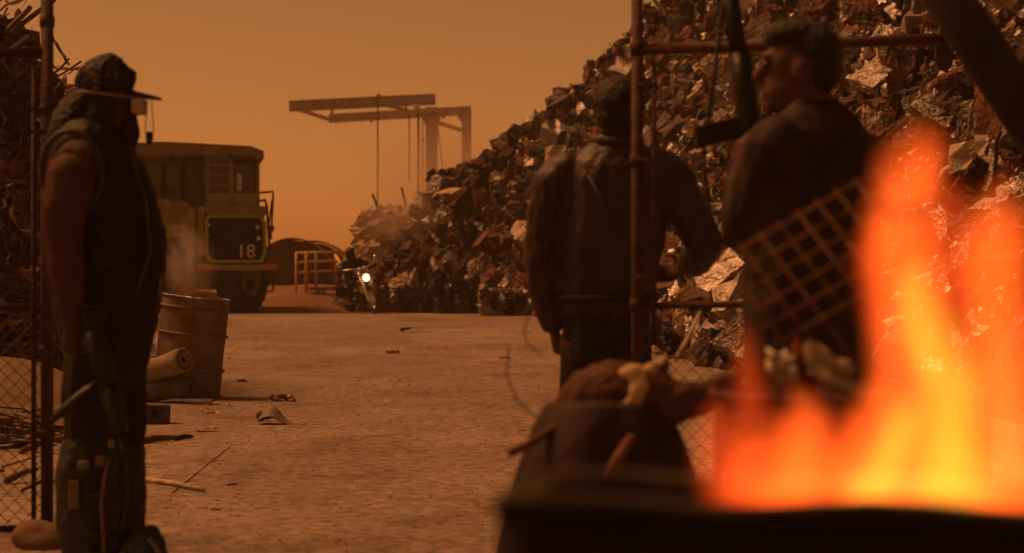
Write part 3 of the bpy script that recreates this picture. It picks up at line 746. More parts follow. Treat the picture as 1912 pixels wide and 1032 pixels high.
for x, y in ((388.5, 420), (387, 441), (481, 424), (483, 445)):
    hl = MB().lathe([(0.075, 0.10), (0.085, 0.0), (0.06, -0.03)], (tx(x), 0.10, tz(y)), 16, Matrix.Rotation(R(90), 3, 'X') @ Matrix.Scale(-1, 3, Vector((0, 0, 1)))).build('headlight', M['steel_dark'], tk, local=True, smooth=True)
    o = MB().lathe([(0.055, 0.0), (0.03, 0.02), (0.001, 0.025)], (tx(x), 0.065, tz(y)), 14, Matrix.Rotation(R(90), 3, 'X')).build('lens', M['lens'], tk, local=True, smooth=True); o.parent = hl
num = text_mesh('18', 0.42, 0.006, 'number', M['white'], tk, (tx(459.5), 0.09, tz(470)), 0.004)
for x, y in ((433, 438), (432, 458)): MB().lathe([(0.04, 0), (0.04, 0.05)], (tx(x), 0.12, tz(y)), 10, Matrix.Rotation(R(90), 3, 'X')).build('badge', M['steel_dark'], tk, local=True)
MB().prism([(tx(384), tz(400)), (tx(380), tz(388)), (tx(392), tz(383)), (tx(488), tz(384)), (tx(497), tz(392)), (tx(496), tz(402))], -0.03, 1.7).build('hood', M['truck_rust'], tk, local=True, bevel=0.015)
tb('hood_side', 386, 494, 402, 490, 0.26, 1.7, 'truck_green')
tb('radiator_post', 352, 366, 388, 478, 0.02, 0.5, 'truck_green'); tb('radiator_post', 369, 382, 386, 476, 0.05, 0.5, 'truck_green')
tb('side_panel', 345, 384, 400, 470, 0.3, 1.5, 'truck_dark')
MB().tube([(tx(368), -0.05, tz(398)), (tx(367), -0.06, tz(440)), (tx(366), -0.04, tz(474))], 0.025, 6).build('grab_rail', M['truck_dark'], tk, local=True)
# image-left fender with its plate
MB().prism([(tx(318), tz(417)), (tx(318), tz(377)), (tx(345), tz(374)), (tx(357), tz(380)), (tx(357), tz(412)), (tx(350), tz(417))], 0.1, 1.4).build('fender', M['truck_rust'], tk, local=True, bevel=0.02)
MB().prism([(tx(240), tz(400)), (tx(240), tz(372)), (tx(318), tz(372)), (tx(318), tz(417)), (tx(300), tz(430)), (tx(260), tz(420))], 0.15, 1.4).build('fender', M['truck_green'], tk, local=True, bevel=0.02)
tb('plate_mount', 312, 352, 417, 443, 0.12, 0.35, 'truck_green')
pl = tb('number_plate', 325, 343, 423, 439, 0.07, 0.12, 'white', 0.005)
text_mesh('18', 0.19, 0.004, 'number', M['maroon'], tk, (tx(334), 0.062, tz(431)), 0.008).parent = pl
MB().tube([(tx(287), .3, tz(374)), (tx(287), .3, tz(352)), (tx(292), .3, tz(347)), (tx(300), .3, tz(348)), (tx(304), .3, tz(356)), (tx(304), .3, tz(374))], 0.022, 6).build('hand_rail', M['truck_dark'], tk, local=True, smooth=True)
tb('wheel_arch', 232, 352, 410, 525, 1.42, 1.5, 'truck_dark'); tb('deck', 240, 497, 384, 388, 0.4, 2.2, 'truck_rust')
# cab
for x0, x1, nm in ((383.5, 388, 'cab_post'), (431.5, 435.5, 'cab_post'), (480.5, 485.5, 'cab_post')): tb(nm, x0, x1, 289, 386, 0.42, 0.52, 'truck_green')
for x0, x1 in ((383.5, 388), (480.5, 485.5)): tb('cab_post', x0, x1, 289, 386, 1.65, 1.75, 'truck_green')
tb('cab_front', 388, 480.5, 360, 386, 0.44, 0.5, 'truck_trim')
tb('cab_header', 388, 480.5, 289, 294, 0.44, 0.5, 'truck_green')
tb('cab_roof', 381, 488, 284.5, 289, 0.3, 1.85, 'truck_green')
tb('cab_back', 388, 455, 294, 386, 1.68, 1.72, 'truck_dark'); tb('cab_back', 455, 480, 364, 386, 1.68, 1.72, 'truck_dark')
tb('cab_side', 383.8, 387.6, 330, 386, 0.52, 1.65, 'truck_green'); tb('cab_side', 481, 485, 362, 386, 0.52, 1.65, 'truck_green')
for y in (306, 324, 343): tb('window_bar', 388, 431.5, y, y + 2, 0.45, 0.47, 'tan', 0)
for x in (389, 430): tb('window_frame', x, x + 2, 294, 360, 0.44, 0.47, 'tan', 0)
w1 = tb('window_glass', 388, 431.5, 294, 360, 0.475, 0.483, 'glass', 0)
tb('window_bar', 436, 472, 345, 347, 0.46, 0.49, 'truck_rust', 0); tb('window_bar', 470, 473, 320, 361, 0.45, 0.49, 'truck_green', 0)
tb('window_glass', 436, 470, 302, 360, 0.475, 0.483, 'glass', 0)
tb('paper_sheet', 444, 452, 323, 355, 0.455, 0.465, 'white', 0)
tb('sun_visor', 436, 480, 300, 303, 0.35, 0.45, 'truck_dark', 0)
st = tb('seat', 400, 425, 345, 384, 1.2, 1.4, 'black', 0.03)
MB().tube([(tx(376), .35, tz(300)), (tx(376), .25, tz(304)), (tx(376), .25, tz(350))], 0.02, 6).build('mirror_arm', M['truck_dark'], tk, local=True)
tb('mirror', 371, 379, 296, 312, 0.22, 0.27, 'bluegrey', 0.01)
# canopy and dump body
MB().prism([(tx(238), tz(290)), (tx(238), tz(274)), (tx(255), tz(268)), (tx(300), tz(265)), (tx(360), tz(267)), (tx(420), tz(270)), (tx(468), tz(272)), (tx(492), tz(281)), (tx(493), tz(296)), (tx(482), tz(297)), (tx(470), tz(289))], 0.0, 2.6).build('canopy', M['truck_rust'], tk, local=True, bevel=0.02)
for x in (262, 317, 372, 430): tb('canopy_rib', x, x + 5, 289.5, 293, 0.1, 2.4, 'truck_dark', 0)
MB().prism([(tx(225), tz(289.5)), (tx(225), tz(390)), (tx(250), tz(440)), (tx(470), tz(440)), (tx(484), tz(390)), (tx(484), tz(289.5))], 2.3, 7.6).build('dump_body', M['truck_green'], tk, local=True, bevel=0.02)
for k in range(7): tb('body_rib', 222, 228, 290, 392, 2.6 + k * .75, 2.75 + k * .75, 'truck_green'); 
for k in range(7): tb('body_rib', 482, 488, 290, 392, 2.6 + k * .75, 2.75 + k * .75, 'truck_green')
for x in (262, 300, 338): tb('front_rib', x, x + 6, 295, 380, 2.2, 2.31, 'truck_dark')
tb('chassis', 300, 455, 455, 500, 0.4, 7.0, 'truck_dark', 0.03); tb('belly_filler', 335, 440, 500, 560, 0.7, 1.6, 'truck_dark', 0.05); tb('mud_flap', 320, 436, 480, 556, 2.0, 2.05, 'rubber', 0.0)  # dark belly box added to close the daylight gap under the chassis
tb('axle', 270, 480, 522, 542, 1.0, 1.35, 'truck_dark', 0.05)
# wheels
def truck_wheel(x0, x1, yc, r, nm='wheel', steer=0.0):
    w_ = tx(x1) - tx(x0); c = Vector(((tx(x0) + tx(x1)) / 2, yc, r)); rot = Matrix.Rotation(R(90), 3, 'Y')
    h = w_ / 2
    ty = MB().lathe([(r * .55, -h * .8), (r * .75, -h * .98), (r * .92, -h), (r * .97, -h * .85), (r * .97, h * .85), (r * .92, h), (r * .75, h * .98), (r * .55, h * .8)], c, 40, rot, cap=False)
    for k in range(26):
        a = 2 * math.pi * k / 26
        for sgn in (-1, 1):
            ty.box(c + Vector((sgn * h * .48, math.cos(a) * r * .972, math.sin(a) * r * .972)), (h * .86, r * .13, 0.07), Euler((a - math.pi / 2, 0, sgn * 0.25 * 0)).to_matrix())
    sr = Matrix.Rotation(steer, 3, 'Z'); ty.v = [c + sr @ (v - c) for v in ty.v]
    o = ty.build(nm, M['rubber'], tk, local=True)
    q = MB().lathe([(0.05, -h * .5), (r * .3, -h * .45), (r * .5, -h * .8), (r * .57, -h * .82), (r * .57, h * .82), (r * .5, h * .8), (r * .3, h * .45), (0.05, h * .5)], c, 24, sr @ rot).build('rim', M['truck_green'], tk, local=True); q.parent = o
truck_wheel(428, 478, 1.1, 0.80, steer=R(-30)); truck_wheel(262, 312, 1.1, 0.80, steer=R(-30)); truck_wheel(425, 478, 5.4, 0.80); truck_wheel(262, 316, 5.4, 0.80)
# ladder, rails and mirror at image right
MB().tube([(tx(485), .7, tz(358)), (tx(509), .1, tz(357)), (tx(510), .1, tz(366)), (tx(507), .1, tz(425))], 0.024, 6).build('hand_rail', M['truck_dark'], tk, local=True)
MB().tube([(tx(508), .1, tz(372)), (tx(501), .15, tz(430))], 0.02, 6).build('hand_rail', M['truck_dark'], tk, local=True)
MB().tube([(tx(484), .5, tz(374)), (tx(495), .05, tz(373)), (tx(498), .05, tz(385)), (tx(503), .02, tz(468))], 0.028, 6).build('hand_rail', M['truck_dark'], tk, local=True)
tb('tool_box', 501, 512, 421, 432, 0.1, 0.4, 'bluegrey'); tb('tool_box', 501, 508, 432, 447, 0.15, 0.4, 'bluegrey')
for x in (493, 511): MB().tube([(tx(x), .05, tz(506)), (tx(x - 2), .05, tz(545))], 0.02, 6).build('ladder_side', M['truck_dark'], tk, local=True)
for y in (522, 544): MB().tube([(tx(490), .05, tz(y)), (tx(510), .05, tz(y))], 0.02, 6).build('ladder_step', M['truck_dark'], tk, local=True)
# ================================================================== DRUM, ROLLS, YARD LITTER
DD = 18.8; q = P(350, 745, DD); q.z = 0.0
random.seed(31)
dr = empty('steel_drum', (q.x - 0.02, q.y, 0.022), 'dented brown steel drum leaning a little, smoke rising from its open top', 'drum', rot=(0, R(6.5), 0))
def dent(v, k=0.02):
    n = mnoise.noise(v * 3.1 + Vector((4, 2, 8))); return Vector((v.x * (1 + k * n * 1.6), v.y * (1 + k * n * 1.6), v.z))
prof = [(0.285, 0.0), (0.288, 0.02)]
for z in [i * 0.035 for i in range(1, 24)]:
    bump_ = sum(0.011 * math.exp(-((z - c) / 0.014) ** 2) for c in (0.25, 0.54, 0.76)); prof.append((0.285 + bump_, z))
prof += [(0.285, 0.835), (0.292, 0.842), (0.292, 0.852), (0.282, 0.852), (0.278, 0.83), (0.275, 0.3), (0.27, 0.05)]
def dlocal(mb): mb.v = [dent(v) for v in mb.v]; return mb
dlocal(MB().lathe(prof, n=48, cap=False)).build('body', M['drum'], dr, local=True, smooth=True)
MB().lathe([(0.27, 0.03), (0.001, 0.03)], n=32, cap=False).build('bottom', M['drum'], dr, local=True)
dlocal(MB().tube([(math.cos(a) * .289, math.sin(a) * .289, .848) for a in [i * math.pi / 24 for i in range(48)]], 0.009, 6, closed=True)).build('rolled_rim', M['galv'], dr, local=True, smooth=True)
for z in (0.25, 0.54, 0.76):
    dlocal(MB().tube([(math.cos(a) * .296, math.sin(a) * .296, z) for a in [i * math.pi / 24 for i in range(48)]], 0.011, 6, closed=True)).build('hoop', M['drum'], dr, local=True, smooth=True)
MB().box((0.02, -.291, .42), (0.006, .006, .8)).build('seam', M['drum'], dr, local=True)
ash = MB().lathe([(0.272, 0.70), (0.2, 0.735), (0.1, 0.75), (0.001, 0.755)], n=24, cap=False); ash.build('ash_fill', M['rust_dark'], dr, local=True)
def card(px0, py0, px1, py1, px2, py2, px3, py3, d, label, seed):
    a, b, c, e = P(px0, py0, d), P(px1, py1, d + .04), P(px2, py2, d + .1), P(px3, py3, d + .06)
    def fn(u, v):
        p = a.lerp(b, u).lerp(e.lerp(c, u), v); return p + Vector((0, 0.03 * mnoise.noise(Vector((u * 3, v * 3, seed))), 0.012 * mnoise.noise(Vector((u * 4, v * 4, seed + 5)))))
    tag(MB().grid(fn, 6, 6).build('cardboard_sheet', M['card'], solid=0.006), label, 'cardboard', 'cardboard in the steel drum')
card(333, 574, 410, 574, 404, 541, 352, 538, DD - .05, 'broad torn cardboard sheet sticking out of the smoking drum', 1)
card(318, 572, 345, 572, 340, 540, 326, 531, DD - .12, 'narrow upright cardboard strip in the smoking drum', 2)
card(375, 574, 421, 574, 416, 556, 392, 549, DD + .1, 'low cardboard flap at the right side of the smoking drum', 3)
def roll(ax, ay, bx, by, d0, d1, r, mk, label, seed):
    a, b = P(ax, ay, d0), P(bx, by, d1); a.z = max(a.z, r + .005); t = (b - a); ln = t.length; m3 = t.to_track_quat('Z', 'X').to_matrix()
    root = empty('carpet_roll', (a.x, a.y, min(a.z, b.z) - r), label, 'roll', 'rolls by the steel drum')
    pf = [(r * (1 + .05 * math.sin(i * 1.3 + seed)), ln * i / 10) for i in range(11)]
    mb = MB().lathe([(r * .55, 0.0)] + pf + [(r * .86, ln), (r * .82, ln - .05), (r * .5, ln - .05)], a, 26, m3, cap=False)
    mb.v = [v + Vector((1, 1, 1)) * 0.010 * mnoise.noise(v * 7) for v in mb.v]
    mb.build('outer_wrap', M[mk], root, smooth=True)
    sp = []
    for i in range(40):
        an = i * .5; rr = r * (.25 + .5 * i / 40); sp.append(b + m3 @ Vector((math.cos(an) * rr, math.sin(an) * rr, -0.012)))
    MB().tube(sp, .008, 4).build('spiral_edge', M[mk], root)
roll(225, 742, 358, 722, 18.2, 18.0, 0.088, 'roll_dark', 'grey-brown carpet roll on the ground beside the steel drum', 1)
roll(225, 712, 345, 671, 18.3, 17.95, 0.098, 'roll_light', 'pale tan carpet roll lying on top of the grey-brown roll', 2)
# dark sheet added to draw the shade under the rolls
q = G(330, 748); tag(MB().grid(lambda u, v: (q.x - .7 + 1.05 * u, q.y - .5 + .8 * v, 0.02 + .012 * math.sin(u * 9) * math.sin(v * 7)), 10, 8).build('shade_sheet', M['roll_dark'], solid=.008), 'thin dark sheet drawing the shade under the carpet rolls', 'sheet')
# small things on the yard
q = G(288, 794); bx = empty('junction_box', (q.x, q.y, .006), 'small green-grey metal box lying on its side beside the armed man', 'box')
b_ = MB().box((q.x, q.y, .08), (.22, .16, .145), (0, .05, .2)).build('case', M['bluegrey'], bx, bevel=.01)
MB().box((q.x + .02, q.y - .085, .085), (.05, .02, .06), (0, 0.05, .2)).build('opening', M['black'], bx)
def stick(a, b, r, mk, name, label, cat='stick', group=None):
    p0, p1 = G(*a), G(*b); p0.z = p1.z = r + .012; mid = p0.lerp(p1, .5) + Vector((.01, .03, r * .3))
    return tag(MB().tube([p0, p0.lerp(mid, .5) + Vector((0, .012, 0)), mid, mid.lerp(p1, .6) - Vector((0, .01, 0)), p1], [r, r * 1.1, r, r * .9, r * .6], 6).build(name, M[mk], smooth=True), label, cat, group)
stick((250, 834), (330, 826), .022, 'wood', 'broken_stick', 'broken brown stick lying before the carpet rolls')
stick((326, 826), (360, 823), .016, 'black', 'stick_end', 'short black charred stick end lying on the yard')
stick((255, 903), (382, 924), .014, 'tan', 'pale_stick', 'long pale stick on the yard beside the shin guard')
q = G(532, 752); hb_ = empty('rubble_pile', (q.x, q.y, 0), 'little pile of broken rubble in the middle of the yard', 'rubble')
for k in range(15):
    m_ = MB(); pebble(m_, (q.x + random.gauss(0, .055), q.y + random.gauss(0, .04), .015 + abs(random.gauss(0, .03))), random.uniform(.02, .045)); m_.build('rubble_piece', M[random.choice(['stone', 'tan', 'rust', 'rust_dark'])], hb_)
q = G(495, 790); bo = empty('crushed_can', (q.x, q.y, 0), 'crushed dark can lying beside the mauve flap', 'can')
m3 = Matrix.Rotation(R(75), 3, 'Y') @ Matrix.Rotation(R(20), 3, 'X')
MB().lathe([(.028, 0), (.036, .01), (.03, .05), (.036, .09), (.028, .105)], (q.x - .05, q.y, .045), 14, m3).build('body', M['rust_dark'], bo, smooth=True)
MB().lathe([(.029, 0), (.03, .006)], (q.x + .052, q.y, .06), 14, m3).build('lid', M['cream'], bo)
q = G(527, 795)
tag(MB().grid(lambda u, v: (q.x - .17 + .34 * u, q.y - .1 + .2 * v, .012 + .13 * math.exp(-((u - .25) / .25) ** 2) * (.5 + .5 * v) + .01 * mnoise.noise(Vector((u * 6, v * 6, 0)))), 14, 8).build('plastic_flap', M['purple'], solid=.004, smooth=True), 'mauve plastic flap curled up on the yard', 'plastic flap')
def scrap(x, y, sz, mk, label, seed):
    q = G(x, y); m_ = crumple(seed, 5, .3, .6, .5); z0 = min(v.z for v in m_.v)
    m_.v = [Vector((q.x + v.x * sz, q.y + v.y * sz, .01 + (v.z - z0) * sz * .5)) for v in m_.v]
    tag(m_.build('litter_scrap', M[mk], solid=.003), label, 'litter', 'litter scraps on the yard')
for a in ((392, 760, .14, 'cloth_red', 'red litter scrap just right of the drum foot'), (430, 762, .08, 'cream', 'small pale litter scrap right of the red one'), (388, 775, .16, 'card', 'tan litter scrap in front of the drum'), (386, 808, .14, 'cream', 'pale litter scrap lying front of the carpet rolls'), (452, 715, .12, 'stone', 'brown litter scrap right of the drum foot, farther back'), (758, 621, .22, 'black', 'dark flat scrap far out on the yard'), (942, 672, .14, 'rust_dark', 'dark flat scrap near the jacketed man'), (432, 911, .06, 'black', 'dark scrap on the near yard beyond the pale stick'), (404, 957, .05, 'black', 'dark little scrap on the near yard below the pale stick'), (736, 662, .2, 'rust_dark', 'flat rusty scrap in the middle distance'), (428, 672, .08, 'black', 'black scrap close to the right of the steel drum'), (975, 808, .06, 'black', 'small dark scrap left of the dark mound')):
    scrap(*a, seed=int(a[0]))
# shallow joint in the yard: a narrow raised seam of dirt
tag(MB().tube([G(322, 925) + Vector((0, 0, .016)), G(360, 895) + Vector((0, 0, .016)), G(395, 866) + Vector((0, 0, .016)), G(430, 838) + Vector((0, 0, .016))], [.004, .006, .005, .003], 6, flat=.5).build('cable', M['rust_dark']), 'thin dark cable lying across the near yard', 'cable')

# behind the left gate: dirt mound, branches, boards, stone
tag(MB().grid(lambda u, v: (-4.9 + 2.0 * u, 15.0 + 2.6 * v, .46 * math.sin(math.pi * u) ** .7 * math.sin(math.pi * v) ** .8 * (1 + .3 * mnoise.noise(Vector((u * 4, v * 4, 3)))) - .01), 26, 20).build('dirt_mound', M['dirt'], smooth=True), 'low pale dirt mound behind the left gate', 'mound')
random.seed(77)
places = ['lowest near the stone', 'by the foot of the gate post', 'highest of the strewn sticks', 'across the dirt mound foot', 'pointing at the armed man', 'nearest the left edge']
ORD = ['nearest', 'second nearest', 'third nearest', 'fourth nearest', 'fifth nearest', 'sixth nearest', 'sixth farthest', 'fifth farthest', 'fourth farthest', 'third farthest', 'second farthest', 'farthest']
for k in range(12):
    x0 = random.uniform(-60, 120); y0 = 925 - 17 * k + random.uniform(-5, 5); l = random.uniform(60, 170); an = random.uniform(-.35, .35)
    p0, p1 = G(x0 - l / 2, y0), G(x0 + l / 2, y0 + l * an * .4)
    r = random.uniform(.008, .022); lift = random.uniform(.01, .12)
    p0.z = r + .012; p1.z = r + lift; mid = p0.lerp(p1, .5) + Vector((0, random.uniform(-.1, .1), random.uniform(0, .06)))
    tag(MB().tube([p0, p0.lerp(mid, .55), mid, mid.lerp(p1, .5) + Vector((0, .03, 0)), p1], [r, r, r * .9, r * .8, r * .5], 6).build('branch', M[random.choice(['wood', 'wood_dark', 'tan', 'wood'])], smooth=True), ORD[k] + ' of the bare broken branches on the ground behind the left gate', 'branch', 'branches behind the left gate')
for k, (x0, y0) in enumerate(((62, 752), (30, 800), (112, 745), (108, 778), (8, 745))):
    p0 = G(x0, y0); tag(MB().box((p0.x, p0.y, .06 + .01 * k), (random.uniform(.4, .8), .12, .03), (random.uniform(-.1, .1), random.uniform(-.1, .1), random.uniform(-.5, .5))).build('board', M[random.choice(['wood_dark', 'wood', 'rust_dark'])], bevel=.004), 'weathered flat board ' + ('just left of the gate post', 'nearest to the camera', 'right of the gate post, farther back', 'right of the gate post, nearer', 'farthest left')[k] + ' behind the left gate', 'board', 'boards behind the left gate')
tw = MB()
for k in range(260):
    q = G(random.uniform(-90, 135), random.uniform(728, 850)); ln_ = random.uniform(.15, .5); an = random.gauss(0, .5)
    q.z = random.uniform(.01, .13); dv = Vector((math.cos(an), math.sin(an), random.uniform(-.25, .25))) * ln_ / 2; r = random.uniform(.004, .011)
    a0, b0 = q - dv, q + dv; a0.z = max(a0.z, r); b0.z = max(b0.z, r)
    tw.tube([a0, q + Vector((0, random.uniform(-.04, .04), random.uniform(0, .03))), b0], [r, r, r * .6], 4)
tag(tw.build('brushwood', M['wood_dark'], local=True), 'dark tangle of twigs and splinters on the ground behind the left gate', 'brushwood', kind='stuff')
m_ = MB(); bm = bmesh.new(); bmesh.ops.create_icosphere(bm, subdivisions=3, radius=.10); bm.verts.ensure_lookup_table()
c = G(75, 1030); m_.add([Vector((c.x, c.y, .05)) + Vector((v.co.x * 1.25, v.co.y, v.co.z * .8)) * (1 + .35 * mnoise.noise(v.co * 9)) for v in bm.verts], [tuple(v.index for v in f.verts) for f in bm.faces]); bm.free()
tag(m_.build('stone', M['stone'], smooth=True), 'rounded brown stone at the foot of the left gate post', 'stone')

# ================================================================== GATES
def chain_link(mb, o, u, v, lu, lv, a=.075, r=.0016):
    o, u, v = Vector(o), Vector(u).normalized(), Vector(v).normalized()
    k = -lv
    for sgn in (1, -1):
        c = -lv if sgn > 0 else 0.0
        end = lu if sgn > 0 else lu + lv
        while c < end:
            # line x = c + sgn*y, clip to [0,lu]x[0,lv]
            if sgn > 0: y0, y1 = max(0, -c), min(lv, lu - c); f_ = lambda y, c=c: c + y
            else: y0, y1 = max(0, c - lu), min(lv, c); f_ = lambda y, c=c: c - y
            if y1 - y0 > .01:
                mb.tube([o + u * f_(y0) + v * y0, o + u * f_(y1) + v * y1], r, 3)
            c += a
    return mb
DG = 9.5
lg = empty('left_gate', (P(88, 1000, DG).x, DG, 0), 'dark red pipe gate leaf with chain-link at the left edge', 'gate')
lg.name = 'pipe_gate'
def vpipe(root, x, yt, d, r, nm, yb=None, m='gate', r2=None):
    a = P(x, yt, d); b = P(x, yb, d) if yb else Vector((a.x, a.y, 0)); return MB().tube([a, b], [r2 or r, r], 12).build(nm, M[m], root, smooth=True)
vpipe(lg, 88, -60, DG, .027, 'post'); vpipe(lg, 63, 125, DG - .03, .011, 'drop_rod', 985); vpipe(lg, -380, 60, DG, .025, 'end_post')
MB().tube([P(-380, 104, DG), P(86, 98, DG)], .024, 12).build('rail', M['gate'], lg, smooth=True)
MB().tube([P(-380, 578, DG), P(86, 574, DG)], .018, 12).build('rail', M['gate'], lg, smooth=True)
MB().tube([P(-380, 1000, DG), P(86, 985, DG)], .016, 10).build('rail', M['gate'], lg, smooth=True)
for y in (205, 245, 655, 812): MB().tube([P(58, y, DG - .03), P(100, y, DG - .02)], .014, 8).build('bracket', M['gate'], lg)
for y in (205, 655, 812, 40): MB().lathe([(.031, -.025), (.034, 0), (.031, .025)], P(88, y, DG), 14).build('collar', M['gate'], lg, smooth=True)
o_ = P(-380, 985, DG + .02); cl = chain_link(MB(), o_, (1, 0, 0), (0, 0, 1), 466 / FPX * DG, 400 / FPX * DG, .062, .0021).build('chain_link', M['wire'], lg); cl['kind'] = 'stuff'
DR2 = 8.2
rg = empty('pipe_gate', (P(1190, 1000, DR2).x, DR2, 0), 'rusty pipe gate leaf in front of the jacketed man', 'gate')
vpipe(rg, 1190, -60, DR2, .0225, 'post'); vpipe(rg, 1221, 112, DR2 - .03, .0095, 'drop_rod', 640)
MB().tube([P(1192, 92, DR2), P(1560, 80, 8.0), P(1836, 70, 7.85)], .021, 12).build('rail', M['gate'], rg, smooth=True)
MB().tube([P(1200, 570, DR2), P(1560, 566, 8.0), P(1850, 564, 7.85)], .014, 12).build('rail', M['gate'], rg, smooth=True)
MB().tube([P(1192, 1060, DR2), P(1850, 1085, 7.85)], .014, 10).build('rail', M['gate'], rg, smooth=True)
for y in (160, 300, 520): MB().tube([P(1186, y, DR2 - .03), P(1228, y, DR2 - .03)], .012, 8).build('bracket', M['gate'], rg)
for y in (92, 300, 570): MB().lathe([(.026, -.025), (.029, 0), (.026, .025)], P(1190, y, DR2), 14).build('collar', M['gate'], rg, smooth=True)
u_ = P(1850, 1080, 7.85) - P(1195, 1060, DR2); cl = chain_link(MB(), P(1195, 1058, DR2 + .02), u_, (0, 0, 1), u_.length, 490 / FPX * DR2, .062, .0016).build('chain_link', M['wire'], rg); cl['kind'] = 'stuff'

# ================================================================== PEOPLE
Z = Vector((0, 0, 1))
def hand(b, w, d, side, nrm, curl=.9, k=1.0):
    d, side, nrm = Vector(d).normalized(), Vector(side).normalized(), Vector(nrm).normalized()
    b.chain([(w, .026 * k, .02 * k), (w + d * .045 * k, .036 * k, .018 * k), (w + d * .085 * k, .04 * k, .016 * k)], u=side)
    for i, fl in enumerate((.95, 1.05, 1.0, .8)):
        p = w + d * .088 * k + side * (.031 - .0207 * i) * k; a = 0.25; pts = [(p - d * .02 * k, .0095 * k)]
        for sl in (.042, .028, .022):
            a += curl; dv = d * math.cos(a) + nrm * math.sin(a); p = p + dv * sl * fl * k; pts.append((p, .0088 * k))
        b.chain(pts)
    p = w + d * .03 * k + side * .03 * k; dv = (side * .7 + d * .7 + nrm * .35).normalized()
    b.chain([(p, .013 * k), (p + dv * .04 * k, .0115 * k), (p + dv * .055 * k + (d * .6 + nrm * .8).normalized() * .025 * k, .0095 * k)])
def head(b, c, f, k=1.0):
    f = Vector(f).normalized(); s = f.cross(Z).normalized(); m = Matrix((f, s, Z)).transposed(); c = Vector(c)
    b.ell(c + Z * .02 * k - f * .008, (.100 * k, .078 * k, .105 * k), m)
    b.ell(c + f * .03 * k - Z * .055 * k, (.066 * k, .06 * k, .068 * k), m)
    b.ell(c + f * .075 * k - Z * .098 * k, (.026 * k, .03 * k, .022 * k), m)                      # chin
    b.chain([(c + f * .09 * k + Z * .022 * k, .013 * k), (c + f * .115 * k - Z * .018 * k, .016 * k), (c + f * .098 * k - Z * .03 * k, .016 * k)])   # nose
    b.chain([(c + f * .083 * k + Z * .035 * k + s * .035 * k, .014 * k), (c + f * .092 * k + Z * .035 * k, .014 * k), (c + f * .083 * k + Z * .035 * k - s * .035 * k, .014 * k)])  # brow
    b.chain([(c + f * .088 * k - Z * .062 * k + s * .018 * k, .011 * k), (c + f * .095 * k - Z * .062 * k, .012 * k), (c + f * .088 * k - Z * .062 * k - s * .018 * k, .011 * k)])  # lips
    for e in (1, -1): b.ell(c + s * e * .08 * k - f * .012 * k - Z * .01 * k, (.022 * k, .012 * k, .034 * k), m)
    return [c + f * .086 * k + Z * .012 * k + s * e * .032 * k for e in (1, -1)]
def eyes(pts, root):
    for p in pts: MB().lathe([(.001, -.011), (.008, -.008), (.011, 0), (.008, .008), (.001, .011)], p, 10).build('eye', M['glass'], root, smooth=True)

# ---------------------------------------------------------------- left man
DL = 8.0
def l(x, y, dd=0.0): return P(x, y, DL) + Vector((0, dd, 0))
lm = empty('person', (l(190, 1090).x, DL, 0), 'big long-haired person in dark sleeveless vest and shin guard standing by the left gate', 'person')
X = Vector((1, 0, 0)); Y = Vector((0, 1, 0))
b = Blob(); ep = head(b, l(202, 192), (.97, .24, 0), 1.0)
b.chain([(l(188, 235), .068), (l(178, 275), .085)])
b.chain([(l(178, 290), .09, .14), (l(178, 315), .13, .17), (l(186, 370), .165, .17), (l(194, 470), .18, .165), (l(200, 590), .16, .16)], u=X)
b.chain([(l(165, 305, -.18), .08), (l(158, 336, -.25), .090), (l(151, 390, -.28), .084), (l(148, 450, -.28), .066), (l(153, 500, -.28), .066), (l(164, 590, -.28), .042)])
hand(b, l(165, 592, -.28), (.05, 0, -1), (1, -.1, 0), (0.1, 1, 0), .95, 1.15)
b.chain([(l(185, 295, .2), .085), (l(215, 380, .28), .08), (l(228, 455, .24), .064), (l(256, 535, .10), .04)])
hand(b, l(256, 535, .10), (.55, -.5, -.4), (0, -.2, 1), (-.3, -1, 0), .9, 1.05)
for s_, dx in ((-1, -10), (1, 30)):
    b.chain([(l(195 + dx * .4, 600, .1 * s_), .105), (l(185 + dx, 720, .1 * s_), .09), (l(182 + dx, 830, .1 * s_), .065), (l(178 + dx, 910, .1 * s_), .062), (l(182 + dx, 1050, .1 * s_), .042)])
    b.chain([(l(182 + dx, 1075, .1 * s_), .035), (l(225 + dx, 1085, .1 * s_), .032)])
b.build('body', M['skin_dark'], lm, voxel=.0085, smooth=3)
# vest
b = Blob()
b.chain([(l(172, 270), .10, .13), (l(168, 288), .15, .20), (l(176, 325), .178, .20), (l(188, 375), .206, .205), (l(196, 440), .220, .205), (l(198, 500), .222, .20), (l(199, 560), .205, .195)], u=X)
vest = b.build('vest', M['leather'], lm, voxel=.010, smooth=4, folds=.012, fscale=.16)
# arm hole trim, near side
hole = []
for i in range(28):
    a = 2 * math.pi * i / 28; hole.append(l(157 + 56 * math.cos(a), 326 + 74 * math.sin(a), -.225 + .03 * math.sin(a) - .01 * math.cos(a)))
MB().tube(hole, .011, 6, closed=True).build('armhole_trim', M['leather_trim'], lm, smooth=True).parent = vest
MB().tube([l(262, 560, -.14), l(292, 470, -.13), l(283, 380, -.12), l(262, 320, -.1), l(232, 282, -.06)], .008, 5).build('front_edge', M['leather_trim'], lm, smooth=True).parent = vest
MB().box(l(225, 480, -.205), (.13, .02, .09), (0, 0, .1)).build('pocket', M['leather'], lm, bevel=.008).parent = vest
MB().tube([l(240, 272, -.05), l(256, 300, -.08), l(268, 350, -.1), l(276, 420, -.11)], .010, 6).build('neck_cord', M['leather_trim'], lm, smooth=True).parent = vest
b = Blob()
b.chain([(l(199, 560), .195, .19), (l(200, 600), .19, .195), (l(200, 640), .17, .18)], u=X)
